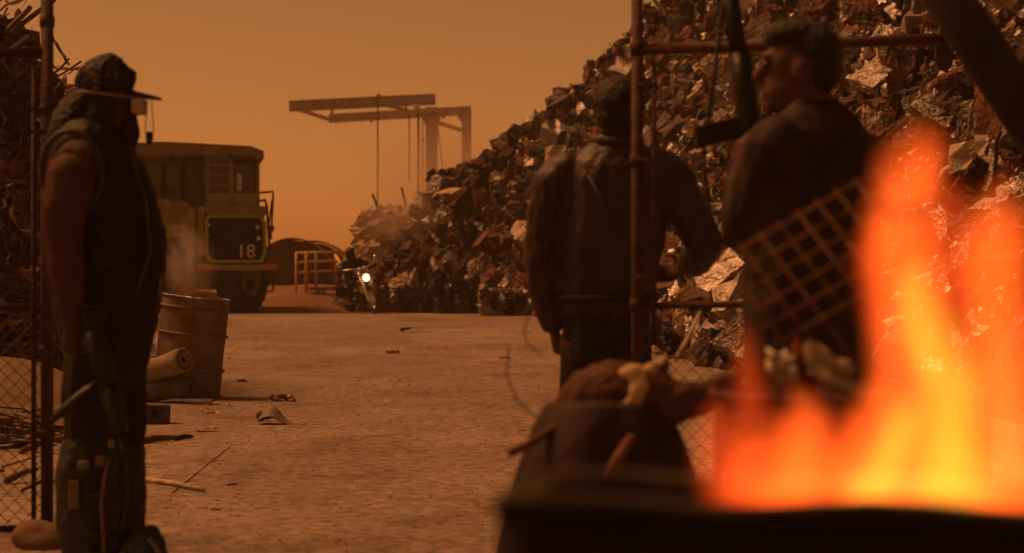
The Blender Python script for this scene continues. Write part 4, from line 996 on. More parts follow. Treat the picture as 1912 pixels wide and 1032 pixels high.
for s_, dx in ((-1, -8), (1, 30)):
    b.chain([(l(197 + dx * .3, 630, .1 * s_), .125), (l(190 + dx * .6, 720, .1 * s_), .118), (l(186 + dx, 800, .1 * s_), .098), (l(182 + dx, 850, .1 * s_), .085), (l(182 + dx, 1000, .1 * s_), .07)])
b.build('trousers', M['trousers'], lm, voxel=.011, smooth=4, folds=.014, fscale=.14)
MB().tube([l(199, 572) + Vector((.176 * math.cos(a), .18 * math.sin(a), .01 * math.sin(a))) for a in [i * math.pi / 16 for i in range(32)]], .022, 6, closed=True, flat=.5).build('belt', M['leather'], lm, smooth=True)
MB().tube([l(303, 512, -.05), l(300, 530, -.05), l(296, 550, -.05)], [.012, .014, .01], 8).build('belt_knife', M['strap'], lm, smooth=True)
# shin guards and boots
for s_, dx in ((-1, -8), (1, 26)):
    b = Blob(); b.chain([(l(184 + dx, 838, .1 * s_), .105), (l(180 + dx, 880, .1 * s_), .118), (l(181 + dx, 960, .1 * s_), .116), (l(184 + dx, 1040, .1 * s_), .10)])
    sg = b.build('shin_guard', M['olive'], lm, voxel=.010, smooth=4, folds=.008, fscale=.1)
    if s_ < 0:
        for x, y, w_, h_, mk in ((160, 912, .035, .10, 'strap'), (208, 850, .03, .035, 'strap'), (178, 858, .04, .03, 'bluegrey'), (228, 818, .02, .03, 'strap')):
            MB().box(l(x, y, -.222), (w_, .014, h_), (0, 0, .2)).build('patch', M[mk], lm, bevel=.004).parent = sg
        MB().tube([l(222, 846, -.20), l(216, 880, -.22), l(210, 930, -.222), l(214, 1000, -.215), l(212, 1050, -.2)], .007, 6).build('piping', M['strap'], lm, smooth=True).parent = sg
        for y in (912, 948, 984, 1018):
            MB().tube([l(172 + 8, y, -.218), l(205, y + 2, -.225), l(238, y, -.18)], .007, 5).build('buckle_strap', M['black'], lm, smooth=True).parent = sg
    b = Blob(); b.chain([(l(184 + dx, 1040, .1 * s_), .07), (l(186 + dx, 1072, .1 * s_), .06), (l(235 + dx, 1078, .1 * s_), .045), (l(265 + dx, 1080, .1 * s_), .038)])
    b.ell(l(186 + dx, 1085, .1 * s_), (.07, .055, .02))
    b.build('boot', M['leather'], lm, voxel=.009, smooth=3)
# hair and beard
b = Blob()
b.chain([(l(172, 185), .07, .08), (l(150, 210), .078, .09), (l(130, 235), .075, .10), (l(112, 262), .05, .09), (l(102, 285), .03, .07)], u=X)
b.chain([(l(188, 172), .078, .084), (l(178, 205), .08, .088), (l(165, 245), .08, .095)], u=X)
b.chain([(l(196, 188, -.06), .05, .04), (l(192, 220, -.065), .05, .04), (l(184, 250, -.06), .05, .05)], u=X)
hr = b.build('hair', M['hair'], lm, voxel=.007, smooth=6, folds=.010, fscale=.022, stretch=.22)
b = Blob(); b.chain([(l(232, 222, .01), .045, .055), (l(240, 245, .015), .04, .05), (l(240, 268, .02), .028, .035)], u=X)
b.build('beard', M['hair'], lm, voxel=.007, smooth=4, folds=.008, fscale=.02, stretch=.25)
eyes(ep, lm)
b = Blob(); b.ell(l(196, 158), (.108, .100, .060)); b.ell(l(190, 145), (.095, .088, .06), (0, .2, 0)); b.ell(l(170, 152), (.06, .075, .05)); b.chain([(l(175, 128), .04), (l(205, 120), .045), (l(235, 142), .04)])
hg = b.build('headgear', M['leather'], lm, voxel=.008, smooth=2, folds=.010, fscale=.05)
band = []
for i in range(32):
    a = 2 * math.pi * i / 32; band.append(l(200, 178) + Vector((.108 * math.cos(a), .098 * math.sin(a), -.012 * math.cos(a))))
MB().tube(band, .005, 6, closed=True).build('goggle_band', M['strap'], lm, smooth=True).parent = hg
MB().tube([l(188, 140, -.09), l(196, 118, -.04), l(206, 108, 0), l(214, 106, .03)], .012, 6).build('top_ridge', M['steel_dark'], lm).parent = hg
for x, y, s_ in ((196, 110, .022), (207, 106, .026), (216, 110, .02)): MB().box(l(x, y), (s_, .03, s_), (.2, .3, 0)).build('crest_stud', M['steel_dark'], lm, bevel=.003).parent = hg
for i in range(4): MB().box(l(192 - i, 133 + i * 12, -.088 - .004 * i), (.022, .012, .016), (0, .2, 0)).build('rivet_plate', M['bluegrey'], lm, bevel=.003).parent = hg
MB().add([l(252, 170, -.06), l(300, 182, -.035), l(300, 182, .035), l(252, 170, .06), l(254, 182, -.06), l(299, 187, -.03), l(299, 187, .03), l(254, 182, .06)], [(0, 1, 2, 3), (7, 6, 5, 4), (0, 4, 5, 1), (1, 5, 6, 2), (2, 6, 7, 3), (3, 7, 4, 0)]).build('visor', M['black'], lm).parent = hg
MB().box(l(262, 200, -.02), (.045, .10, .055)).build('goggle_lens', M['tan'], lm, bevel=.008).parent = hg
for x0, x1 in ((275, 271), (283, 287)): MB().tube([l(x0, 188), l((x0 + x1) / 2, 215), l(x1, 246)], .0022, 5).build('pendant_wire', M['strap'], lm).parent = hg
MB().lathe([(.009, -.025), (.013, -.01), (.015, .018), (.012, .022)], l(279, 257), 12).build('pendant', M['black'], lm, smooth=True).parent = hg

# rifle held muzzle-down
gr = empty('long_gun', l(262, 828, -.33), 'dark long gun held muzzle down beside the trousers', 'gun')
def gl(x, y, dd=0): return l(x, y, -.34 + dd)
MB().tube([gl(206, 612), gl(222, 660), gl(238, 716)], [.036, .046, .042], 8, flat=.7).build('receiver', M['gun'], gr, smooth=True)
MB().tube([gl(190, 575, .03), gl(198, 592, .02), gl(206, 612)], [.02, .022, .026], 8, flat=.6).build('stock', M['gun'], gr, smooth=True)
MB().tube([gl(236, 712), gl(252, 770), gl(258, 795)], [.038, .032, .026], 8).build('hand_guard', M['gun'], gr, smooth=True)
MB().tube([gl(256, 790), gl(265, 826)], .012, 10).build('barrel', M['gun'], gr, smooth=True)
MB().tube([gl(262, 814), gl(267, 832)], .017, 10).build('muzzle', M['gun'], gr, smooth=True)
MB().tube([gl(264, 820), gl(282, 815)], .006, 6).build('front_sight', M['gun'], gr)
MB().tube([gl(222, 700, -.01), gl(190, 722, -.012), gl(160, 748, -.012), gl(132, 774, -.01)], [.015, .02, .022, .018], 6, flat=.5).build('magazine', M['gun'], gr, smooth=True)
MB().tube([gl(190, 628), gl(200, 640), gl(196, 655)], [.014, .016, .013], 8).build('grip', M['gun'], gr, smooth=True)
MB().tube([gl(266, 830), gl(268, 870), gl(269, 910), gl(264, 945), gl(258, 970)], .005, 5).build('sling', M['black'], gr, smooth=True)
# kit bag at the feet
c = l(296, 1030, -.2); c.z = 0
kb = empty('kit_bag', c, 'dark green rounded kit bag standing on the ground before the shin guard', 'bag')
b = Blob(); b.chain([(c + Vector((-.02, 0, .08)), .10, .08), (c + Vector((-.02, 0, .15)), .085, .075), (c + Vector((-.005, 0, .20)), .05, .05)], u=X); b.ell(c + Vector((.04, 0, .06)), (.10, .09, .06)); b.build('shell', M['olive'], kb, voxel=.008, smooth=4, folds=.01, fscale=.07)
MB().tube([c + Vector((.012, -.07, .21)), c + Vector((.05, -.085, .16)), c + Vector((.082, -.08, .1)), c + Vector((.12, -.06, .04))], .010, 6, flat=.5).build('strap', M['bluegrey'], kb, smooth=True)
MB().tube([c + Vector((-.085, -.06, .16)), c + Vector((-.075, -.085, .12)), c + Vector((-.085, -.08, .07))], .008, 6).build('buckle', M['bluegrey'], kb, smooth=True)

# ---------------------------------------------------------------- jacketed man seen from behind
DM = 8.9
def m(x, y, dd=0.0): return P(x, y, DM) + Vector((0, dd, 0))
mm = empty('person', (m(1130, 1034).x, DM, 0), 'person in worn brown leather jacket seen from behind the gate post', 'person')
b = Blob(); ep = head(b, m(1151, 203), (.15, .98, 0), 1.0)
b.chain([(m(1150, 245), .07), (m(1150, 275), .08)])
b.chain([(m(1150, 290), .12, .08), (m(1150, 320), .19, .11), (m(1145, 400), .2, .13), (m(1135, 520), .17, .12), (m(1130, 600), .17, .13)], u=X)
b.chain([(m(1050, 318), .07), (m(1030, 400), .055), (m(1012, 480), .048), (m(1022, 560, .04), .045), (m(1034, 612, .05), .032)])
hand(b, m(1035, 614, .05), (.12, .05, -1), (-.1, 1, 0), (1, .1, 0), .5, 1.05)
b.chain([(m(1250, 318), .07), (m(1290, 400), .055), (m(1318, 468), .046), (m(1290, 500, .2), .035)])
hand(b, m(1290, 500, .2), (-.6, .7, -.2), (.1, .2, 1), (-.7, -.6, 0), .6, 1.05)
for s_ in (-1, 1):
    b.chain([(m(1130 + 42 * s_, 640), .095), (m(1130 + 46 * s_, 760), .075), (m(1130 + 50 * s_, 840), .055), (m(1130 + 52 * s_, 880), .055), (m(1130 + 54 * s_, 1000), .04)])
    b.chain([(m(1130 + 54 * s_, 1015), .035), (m(1130 + 58 * s_, 1022, .13), .03)])
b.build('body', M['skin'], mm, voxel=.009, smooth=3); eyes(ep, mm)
b = Blob()
b.chain([(m(1150, 286), .105, .085), (m(1150, 305), .17, .115), (m(1148, 340), .225, .15), (m(1145, 400), .228, .165), (m(1138, 480), .215, .165), (m(1132, 545), .20, .16), (m(1131, 562), .195, .155)], u=X)
b.chain([(m(1060, 318), .085), (m(1035, 345), .092), (m(1022, 410), .085), (m(1012, 480), .075), (m(1020, 545, .03), .068), (m(1031, 602, .05), .055)])
b.chain([(m(1240, 318), .085), (m(1262, 345), .092), (m(1290, 405), .085), (m(1316, 466), .074), (m(1304, 486, .1), .066), (m(1294, 498, .17), .055)])
jk = b.build('jacket', M['leather_brown'], mm, voxel=.010, smooth=9, folds=.014, fscale=.12)
b = Blob(); b.chain([(m(1112, 264, .0), .03, .03), (m(1125, 264, -.05), .03, .03), (m(1150, 266, -.07), .032, .032), (m(1176, 264, -.05), .03, .03), (m(1190, 264, 0), .03, .03), (m(1150, 270, .07), .03, .03), (m(1112, 264, 0), .03, .03)]); b.build('collar', M['leather_brown'], mm, voxel=.009, smooth=3, folds=.006).parent = jk
MB().tube([m(1131, 556) + Vector((.2 * math.cos(a), .16 * math.sin(a), 0)) for a in [i * math.pi / 16 for i in range(32)]], .016, 6, closed=True).build('hem', M['leather'], mm, smooth=True).parent = jk
MB().tube([m(1096, 330, -.155), m(1130, 395, -.178), m(1175, 440, -.17), m(1205, 470, -.155)], .006, 5).build('seam', M['leather_trim'], mm, smooth=True).parent = jk  # paler tube draws a light-catching diagonal fold of the jacket, not stitching
b = Blob(); b.chain([(m(1131, 560), .175, .14), (m(1131, 610), .185, .15), (m(1131, 660), .18, .15)], u=X)
for s_ in (-1, 1): b.chain([(m(1131 + 40 * s_, 660), .105), (m(1131 + 46 * s_, 760), .092), (m(1131 + 50 * s_, 850), .08), (m(1131 + 54 * s_, 1005), .075)])
b.build('jeans', M['jeans'], mm, voxel=.011, smooth=4, folds=.012, fscale=.12)
for s_ in (-1, 1):
    b = Blob(); b.chain([(m(1131 + 54 * s_, 990), .06), (m(1131 + 54 * s_, 1016), .05), (m(1131 + 58 * s_, 1020, .16), .042)]); b.ell(m(1131 + 54 * s_, 1028, .05), (.045, .11, .018)); b.build('boot', M['leather'], mm, voxel=.010, smooth=3)
b = Blob(); b.ell(m(1151, 192, -.01), (.099, .108, .105)); b.ell(m(1151, 218, -.035), (.088, .075, .078)); b.ell(m(1151, 172, .01), (.094, .10, .068)); b.ell(m(1151, 246, -.045), (.07, .05, .045))
b.build('hair', M['hair'], mm, voxel=.008, smooth=8, folds=.0015, fscale=.02)

# ---------------------------------------------------------------- armed man on the right
DA = 6.24
def a_(x, y, dd=0.0): return P(x, y, DA) + Vector((0, dd, 0))
rm = empty('person', (a_(1505, 1260).x, DA, 0), 'tall short-haired person in dark jacket holding a big gun upright', 'person')
F = Vector((-.75, .65, 0)).normalized(); U = Vector((.65, .75, 0)).normalized()
b = Blob(); ep = head(b, a_(1494, 130), (-.96, .25, 0), 1.06)
b.chain([(a_(1508, 190), .068), (a_(1522, 240), .085)])
b.chain([(a_(1525, 250), .13, .09), (a_(1525, 290), .2, .12), (a_(1518, 400), .21, .14), (a_(1510, 560), .18, .13), (a_(1505, 680), .18, .14)], u=U)
ls = a_(1435, 285, -.14); le = a_(1388, 420, -.05); lw = a_(1404, 318, .2)
b.chain([(ls, .075), (le, .055), (lw, .036)])
hand(b, lw, (.1, .2, 1), (-.6, .6, .1), (.7, .5, 0), .8, 1.1)
b.chain([(a_(1620, 285, .15), .075), (a_(1590, 430, .25), .055), (a_(1470, 420, .42), .036)])
hand(b, a_(1470, 420, .42), (-.9, .1, .2), (0, .2, 1), (-.2, -1, 0), .8, 1.1)
for s_ in (-1, 1):
    o1 = U * .1 * s_
    b.chain([(a_(1505, 700) + o1, .095), (a_(1505, 880) + o1, .075), (a_(1505, 960) + o1, .058), (a_(1505, 1030) + o1, .056), (a_(1505, 1210) + o1, .04)])
    b.chain([(a_(1505, 1235) + o1, .035), (a_(1505, 1245) + o1 + F * .13, .03)])
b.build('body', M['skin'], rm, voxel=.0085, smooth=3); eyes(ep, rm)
b = Blob()
b.chain([(a_(1526, 236), .12, .095), (a_(1527, 262), .18, .125), (a_(1527, 300), .235, .15), (a_(1520, 380), .245, .172), (a_(1514, 480), .235, .17), (a_(1510, 590), .228, .168), (a_(1507, 690), .225, .165)], u=U)
b.chain([(a_(1445, 278, -.12), .085), (ls, .095), (le, .076), (le.lerp(lw, .5), .066), (lw, .05)])
b.chain([(a_(1600, 278, .13), .085), (a_(1620, 300, .15), .095), (a_(1592, 430, .25), .076), (a_(1480, 420, .41), .052)])
jk = b.build('jacket', M['jacket_dark'], rm, voxel=.010, smooth=9, folds=.014, fscale=.13)
b = Blob(); b.chain([(a_(1492, 220, -.06), .028), (a_(1540, 205, -.04), .03), (a_(1566, 222, .03), .03), (a_(1520, 232, .1), .026)]); b.build('collar', M['jacket_dark'], rm, voxel=.009, smooth=3).parent = jk
b = Blob(); b.chain([(a_(1506, 680), .20, .155), (a_(1505, 730), .19, .15)], u=U)
for s_ in (-1, 1):
    o1 = U * .1 * s_; b.chain([(a_(1505, 730) + o1, .11), (a_(1505, 900) + o1, .092), (a_(1505, 1220) + o1, .072)])
b.build('trousers', M['trousers'], rm, voxel=.012, smooth=4, folds=.012)
for s_ in (-1, 1):
    o1 = U * .1 * s_; b = Blob(); b.chain([(a_(1505, 1200) + o1, .062), (a_(1505, 1240) + o1, .052), (a_(1505, 1243) + o1 + F * .16, .043)]); b.ell(a_(1505, 1257) + o1 + F * .05, (.10, .05, .016), (0, 0, math.atan2(F.y, F.x))); b.build('boot', M['leather'], rm, voxel=.010, smooth=3)
b = Blob(); hc = a_(1494, 130)
b.ell(hc + Vector((.028, -.004, .048)), (.096, .088, .094)); b.ell(hc + Vector((.055, -.01, -.005)), (.062, .082, .075)); b.ell(hc + Vector((-.02, 0, .098)), (.085, .08, .046)); b.ell(hc + Vector((-.055, .01, .092)), (.05, .07, .034))
b.build('hair', M['hair'], rm, voxel=.008, smooth=3, folds=.004, fscale=.03)
# big gun held upright
bg_ = empty('heavy_gun', a_(1425, 330, .3), 'big dark gun held barrel upward before the tall person', 'gun')
def gn(x, y, dd=0): return a_(x, y, .3 + dd)
MB().tube([gn(1432, 300), gn(1424, 230), gn(1412, 160), gn(1402, 80)], [.036, .038, .035, .032], 10).build('receiver', M['gun'], bg_, smooth=True)
MB().tube([gn(1402, 90), gn(1392, 30), gn(1380, -60)], [.030, .027, .025], 10).build('barrel', M['gun'], bg_, smooth=True)
MB().add([gn(1312, 224, -.02), gn(1440, 196, -.02), gn(1440, 240, -.02), gn(1318, 268, -.02), gn(1312, 224, .04), gn(1440, 196, .04), gn(1440, 240, .04), gn(1318, 268, .04)], [(0, 3, 2, 1), (4, 5, 6, 7), (0, 1, 5, 4), (1, 2, 6, 5), (2, 3, 7, 6), (3, 0, 4, 7)]).build('box_magazine', M['gun'], bg_, bevel=.006)
MB().tube([gn(1428, 300), gn(1422, 345), gn(1410, 380)], [.02, .022, .02], 8).build('grip', M['gun'], bg_, smooth=True)
MB().tube([gn(1434, 300), gn(1446, 380), gn(1452, 440)], [.03, .028, .036], 8, flat=.6).build('stock', M['gun'], bg_, smooth=True)
MB().tube([gn(1378, -50), gn(1366, 10), gn(1354, 110), gn(1343, 190), gn(1332, 262), gn(1334, 330), gn(1345, 400), gn(1366, 452), gn(1410, 470), gn(1450, 440)], .007, 6).build('sling', M['black'], bg_, smooth=True)

# ================================================================== MOTORCYCLE
fc = Vector(((703 - 956) / FPX * 48.2, 48.2, 0)); yaw = R(24); lean = R(-12)
off = Matrix.Rotation(yaw, 3, 'Z') @ Vector((0, -.78, 0))
mc = empty('motorcycle', (fc.x - off.x, fc.y - off.y, 0.012), 'dark motorcycle with lit headlight and chrome fork leaning into a turn', 'motorcycle', rot=(0, lean, yaw))
def wheel_mc(y, r, wd):
    rot = Matrix.Rotation(R(90), 3, 'Y'); c = Vector((0, y, r))
    o = MB().lathe([(r - wd * 1.1, -wd * .35), (r - wd * .6, -wd * .55), (r - wd * .15, -wd * .42), (r, 0), (r - wd * .15, wd * .42), (r - wd * .6, wd * .55), (r - wd * 1.1, wd * .35)], c, 32, rot, cap=False).build('wheel', M['rubber'], mc, local=True, smooth=True)
    MB().lathe([(r - wd * 1.2, -wd * .3), (r - wd * 1.05, -wd * .36), (r - wd * 1.05, wd * .36), (r - wd * 1.2, wd * .3)], c, 32, rot, cap=False).build('rim', M['chrome'], mc, local=True, smooth=True).parent = o
    hub = MB().lathe([(.05, -.07), (.06, 0), (.05, .07)], c, 14, rot)
    for k in range(18):
        a = k * math.pi / 9; hub.tube([c + Vector((.03 * (-1) ** k, 0, 0)), c + Vector((0, math.cos(a), math.sin(a))) * (r - wd * 1.1)], .004, 3)
    hub.build('spokes', M['chrome'], mc, local=True).parent = o
wheel_mc(-.78, .33, .11); wheel_mc(.78, .32, .15)
for s_ in (-1, 1):
    MB().tube([(.105 * s_, -.80, .30), (.105 * s_, -.62, .62), (.105 * s_, -.44, .93)], [.036, .034, .028], 10).build('fork_leg', M['fork'], mc, local=True, smooth=True)
    MB().lathe([(.035, -.02), (.045, 0), (.03, .05)], (.19 * s_, -.56, .74), 10, Matrix.Rotation(R(90), 3, 'X')).build('turn_signal', M['redlens'], mc, local=True, smooth=True)
    MB().tube([(.10 * s_, -.55, .75), (.19 * s_, -.55, .74)], .012, 6).build('signal_stalk', M['chrome'], mc, local=True)
    MB().tube([(0, -.42, .95), (.16 * s_, -.40, 1.02), (.34 * s_, -.22, 1.03), (.42 * s_, -.12, 1.0)], .014, 8).build('handlebar', M['chrome'], mc, local=True, smooth=True)
    mi = MB().tube([(.33 * s_, -.23, 1.03), (.42 * s_, -.22, 1.13)], .008, 6).build('mirror_arm', M['chrome'], mc, local=True)
    MB().lathe([(.04, -.012), (.055, 0), (.04, .012)], (.44 * s_, -.22, 1.16), 12, Matrix.Rotation(R(90), 3, 'X')).build('mirror', M['chrome'], mc, local=True, smooth=True).parent = mi
    MB().tube([(.2 * s_, -.05, .32), (.36 * s_, -.05, .30)], .02, 6).build('foot_peg', M['steel_dark'], mc, local=True)
    MB().tube([(.16 * s_, -.1, .38), (.2 * s_, .2, .26), (.2 * s_, .9, .28)], [.03, .035, .045], 10).build('exhaust_pipe', M['chrome'], mc, local=True, smooth=True)
    MB().tube([(.13 * s_, .5, .62), (.13 * s_, .78, .33)], .025, 8).build('rear_shock', M['chrome'], mc, local=True)
MB().box((0, -.50, .88), (.26, .05, .05), (-.5, 0, 0)).build('triple_clamp', M['chrome'], mc, local=True, bevel=.008)
MB().lathe([(.085, -.13), (.10, -.04), (.105, 0)], (0, -.58, .80), 20, Matrix.Rotation(R(90), 3, 'X') ).build('headlamp_shell', M['chrome'], mc, local=True, smooth=True)
MB().lathe([(.001, .012), (.05, .009), (.078, 0)], (0, -.585, .80), 20, Matrix.Rotation(R(90), 3, 'X'), cap=False).build('headlamp_lens', M['headlight'], mc, local=True, smooth=True)
for s_ in (-1, 1): MB().lathe([(.045, -.03), (.05, .02), (.04, .03)], (.06 * s_, -.46, .99), 12, Matrix.Rotation(R(60), 3, 'X')).build('gauge', M['chrome'], mc, local=True, smooth=True)
fd = MB()
for k in range(13):
    a = R(-10 + 120 * k / 12); 
    for w_ in (-.07, -.05, 0, .05, .07): fd.v.append(Vector((w_, -.78 - math.cos(a) * (.355 - abs(w_) * .5) * 1, .33 + math.sin(a) * (.355 - abs(w_) * .5))))
for k in range(12):
    for j in range(4): a = k * 5 + j; fd.f.append((a, a + 1, a + 6, a + 5))
fd.build('front_fender', M['black'], mc, local=True, solid=.006, smooth=True)
fd2 = MB()
for k in range(15):
    a = R(20 + 130 * k / 14)
    for w_ in (-.10, -.08, 0, .08, .10): fd2.v.append(Vector((w_, .78 - math.cos(a) * (.37 - abs(w_) * .5), .32 + math.sin(a) * (.37 - abs(w_) * .5))))
for k in range(14):
    for j in range(4): a = k * 5 + j; fd2.f.append((a, a + 1, a + 6, a + 5))
fd2.build('rear_fender', M['black'], mc, local=True, solid=.006, smooth=True)
MB().tube([(0, -.42, .82), (0, -.2, .86), (0, .05, .78)], [.09, .15, .09], 14).build('fuel_tank', M['black'], mc, local=True, smooth=True)
MB().tube([(0, .05, .74), (0, .3, .69), (0, .6, .76)], [.09, .15, .11], 12, flat=.5).build('seat', M['leather'], mc, local=True, smooth=True)
en = MB().box((0, 0, .36), (.26, .42, .26)).build('engine', M['steel_dark'], mc, local=True, bevel=.03)
for y_, t_ in ((-.1, .35), (.12, -.35)):
    cy = MB()
    for k in range(6): cy.lathe([(.085, -.012), (.085, .012)], (0, y_ - math.sin(t_) * (.1 + .035 * k), .46 + math.cos(t_) * .035 * k), 14, Matrix.Rotation(t_, 3, 'X'))
    cy.build('cylinder', M['chrome'], mc, local=True).parent = en
MB().tube([(0, -.44, .88), (0, -.36, .45), (0, -.2, .24), (0, .3, .24), (0, .78, .32)], .03, 8).build('frame', M['black'], mc, local=True, smooth=True)
for s_ in (-1, 1):
    sb = MB().box((.2 * s_, .68, .52), (.13, .36, .26)).build('saddle_bag', M['leather'], mc, local=True, bevel=.03)
# rider
rr_ = empty('person', mc.location, 'dark clothed motorcycle rider in a black helmet', 'person', rot=(0, lean, yaw))
O = Vector(mc.location)
def v3(x, y, z): return O + Vector((x, y, z))
b = Blob(); hp = v3(.0, .12, 1.335)
ep = head(b, hp, (0, -1, -.05), .95)
b.chain([(v3(0, .15, 1.24), .06), (v3(0, .17, 1.18), .07)])
b.chain([(v3(0, .18, 1.14), .17, .10), (v3(0, .2, 1.0), .18, .12), (v3(0, .26, .82), .15, .11)], u=X)
for s_ in (-1, 1):
    b.chain([(v3(.19 * s_, .16, 1.13), .07), (v3(.36 * s_, .06, .99), .052), (v3(.40 * s_, -.13, 1.01), .036)])
    hand(b, v3(.40 * s_, -.10, 1.02), (0, -1, .05), (-s_, 0, 0), (0, -.1, -1), 1.0, 1.0)
    b.chain([(v3(.1 * s_, .26, .80), .095), (v3(.24 * s_, -.16, .66), .07), (v3(.26 * s_, -.02, .40), .05)])
    b.chain([(v3(.26 * s_, .0, .35), .04), (v3(.28 * s_, -.14, .325), .035)])
b.build('body', M['skin_dark'], rr_, voxel=.011, smooth=3)
b = Blob()
b.chain([(v3(0, .17, 1.19), .10, .08), (v3(0, .18, 1.13), .2, .12), (v3(0, .2, 1.0), .21, .14), (v3(0, .26, .80), .18, .13)], u=X)
for s_ in (-1, 1): b.chain([(v3(.18 * s_, .16, 1.13), .085), (v3(.36 * s_, .06, .99), .068), (v3(.40 * s_, -.09, 1.01), .05)])
b.build('jacket', M['leather'], rr_, voxel=.012, smooth=3, folds=.014)
b = Blob()
for s_ in (-1, 1): b.chain([(v3(.09 * s_, .26, .80), .11), (v3(.24 * s_, -.16, .66), .085), (v3(.26 * s_, -.02, .42), .066)])
b.build('trousers', M['trousers'], rr_, voxel=.012, smooth=3, folds=.012)
for s_ in (-1, 1):
    b = Blob(); b.chain([(v3(.26 * s_, -.01, .44), .062), (v3(.26 * s_, .0, .36), .055), (v3(.28 * s_, -.15, .335), .045)]); b.build('boot', M['leather'], rr_, voxel=.012, smooth=3)
b = Blob(); b.ell(hp + Vector((0, .015, .03)), (.115, .13, .12)); b.ell(hp + Vector((0, .03, -.03)), (.11, .115, .09))
b.build('helmet', M['black'], rr_, voxel=.011, smooth=3)

# ================================================================== FOREGROUND: fire bin, mound, grate
A0 = P(937, 942, 2.02); B0 = P(2150, 968, 1.92); ztop = 0.955
fb = empty('fire_bin', ((A0.x + B0.x) / 2, 2.2, 0), 'sooty dark steel fire bin in the near foreground', 'bin')
BD = .24; ux = (B0 - A0); ux.z = 0; wl = ux.length; ux.normalize(); uy = Vector((-ux.y, ux.x, 0))
if uy.y < 0: uy = -uy
def fbp(u, v, z): return Vector((A0.x, A0.y, 0)) + ux * u + uy * v + Vector((0, 0, z))
def wallp(nm, u0, v0, u1, v1):
    o0 = fbp(u0, v0, 0); o1 = fbp(u1, v1, 0)
    def fn(u, v):
        p = o0.lerp(o1, u); p.z = ztop * v; return p + (uy if v0 == v1 else ux) * .006 * mnoise.noise(Vector((u * 5, v * 4, v0 * 9 + u0 * 3)))
    MB().grid(fn, 20, 16).build(nm, M['bin'], fb, solid=.006, smooth=True)
wallp('front_wall', 0, 0, wl, 0); wallp('back_wall', 0, BD, wl, BD); wallp('side_wall', 0, 0, 0, BD); wallp('side_wall', wl, 0, wl, BD)
MB().tube([fbp(u, v, ztop + .004 * math.sin(u * 23)) for u, v in [(wl * i / 12, 0) for i in range(13)] + [(wl, BD * i / 6) for i in range(1, 7)] + [(wl * (1 - i / 12), BD) for i in range(1, 13)] + [(0, BD * (1 - i / 6)) for i in range(1, 6)]], .011, 8, closed=True).build('rolled_rim', M['bin'], fb, smooth=True)
MB().grid(lambda u, v: fbp(.02 + (wl - .04) * u, .02 + (BD - .04) * v, .84 + .03 * mnoise.noise(Vector((u * 8, v * 6, 1)))), 24, 16).build('ash_bed', M['rust_dark'], fb)
random.seed(3)
for k in range(3):
    u0 = wl * (.25 + .25 * k); p0 = fbp(u0, random.uniform(.07, .17), .87); an = random.uniform(0, 3.1)
    dv = Vector((math.cos(an), math.sin(an) * .5, random.uniform(-.1, .15))) * .12
    tag(MB().tube([p0 - dv, p0, p0 + dv], [.022, .025, .02], 8).build('log', M['black']), ('leftmost', 'middle', 'rightmost')[k] + ' charred log burning inside the fire bin', 'log', 'logs in the fire bin')
fr = empty('fire', fbp(.35, .12, .86), 'tall orange and yellow flames rising from the fire bin', 'fire')
FIRE = {'o': vol_fire('flame_orange', (1.0, 0.105, 0.010), 6.0), 'b': vol_fire('flame_low', (1.0, 0.09, 0.008), 2.5), 'y': vol_fire('flame_yellow', (1.0, 0.50, 0.03), 3.6), 'r': vol_fire('flame_red', (1.0, 0.075, 0.008), 2.6)}
def flame(pts, k, d, seed):
    s_ = d / FPX; ps = []; rs = []
    for i, (x, y, r) in enumerate(pts):
        ps.append(P(x, y, d) + Vector((.004 * math.sin(i * 2.1 + seed), .02 * math.sin(i * 1.7 + seed), 0))); rs.append(r * s_)
    # smooth the spine
    P2, R2 = [], []
    for i in range(len(ps) - 1):
        for j in range(4):
            t = j / 4; P2.append(ps[i].lerp(ps[i + 1], t)); R2.append(rs[i] * (1 - t) + rs[i + 1] * t)
    P2.append(ps[-1]); R2.append(rs[-1])
    for kk, sc_ in enumerate((1.25, 1.0, .76, .5)):
     n_ = len(P2); mb = MB().tube([p for p in P2], [r * sc_ * (1 if i < n_ * .8 else 1.0) for i, r in enumerate(R2)], 18)
     mb.v = [v + Vector((0, 0, -.03 * kk * max(0, (v.z - P2[0].z)))) for v in mb.v]
     mb.v = [v + Vector((.010 * mnoise.noise(v * 14 + Vector((seed, 0, 0))), .012 * mnoise.noise(v * 11 + Vector((0, seed, 0))), 0)) for v in mb.v]
     mb.build('flame', FIRE[k], fr, smooth=True)
FD = 2.12
flame([(1690, 955, 60), (1695, 800, 58), (1690, 640, 62), (1684, 500, 66), (1690, 380, 64), (1697, 315, 56), (1701, 272, 42), (1704, 244, 20)], 'o', FD, 1)
flame([(1770, 955, 80), (1778, 820, 66), (1770, 700, 54), (1735, 600, 46), (1718, 520, 30), (1712, 470, 5)], 'y', FD - .02, 2)
flame([(1400, 955, 62), (1400, 800, 44), (1395, 700, 30), (1400, 640, 20), (1403, 596, 4)], 'r', FD - .05, 3)
flame([(1480, 955, 70), (1500, 850, 62), (1505, 770, 36), (1496, 715, 6)], 'o', FD, 4)
flame([(1610, 955, 70), (1622, 850, 60), (1640, 770, 44), (1652, 680, 8)], 'o', FD + .03, 5)
flame([(1880, 955, 60), (1885, 800, 56), (1872, 650, 60), (1850, 490, 62), (1868, 410, 52), (1880, 360, 26), (1886, 335, 8)], 'o', FD + .02, 6)
flame([(1765, 660, 20), (1780, 560, 46), (1790, 450, 52), (1772, 370, 36), (1762, 325, 5)], 'r', FD, 7)
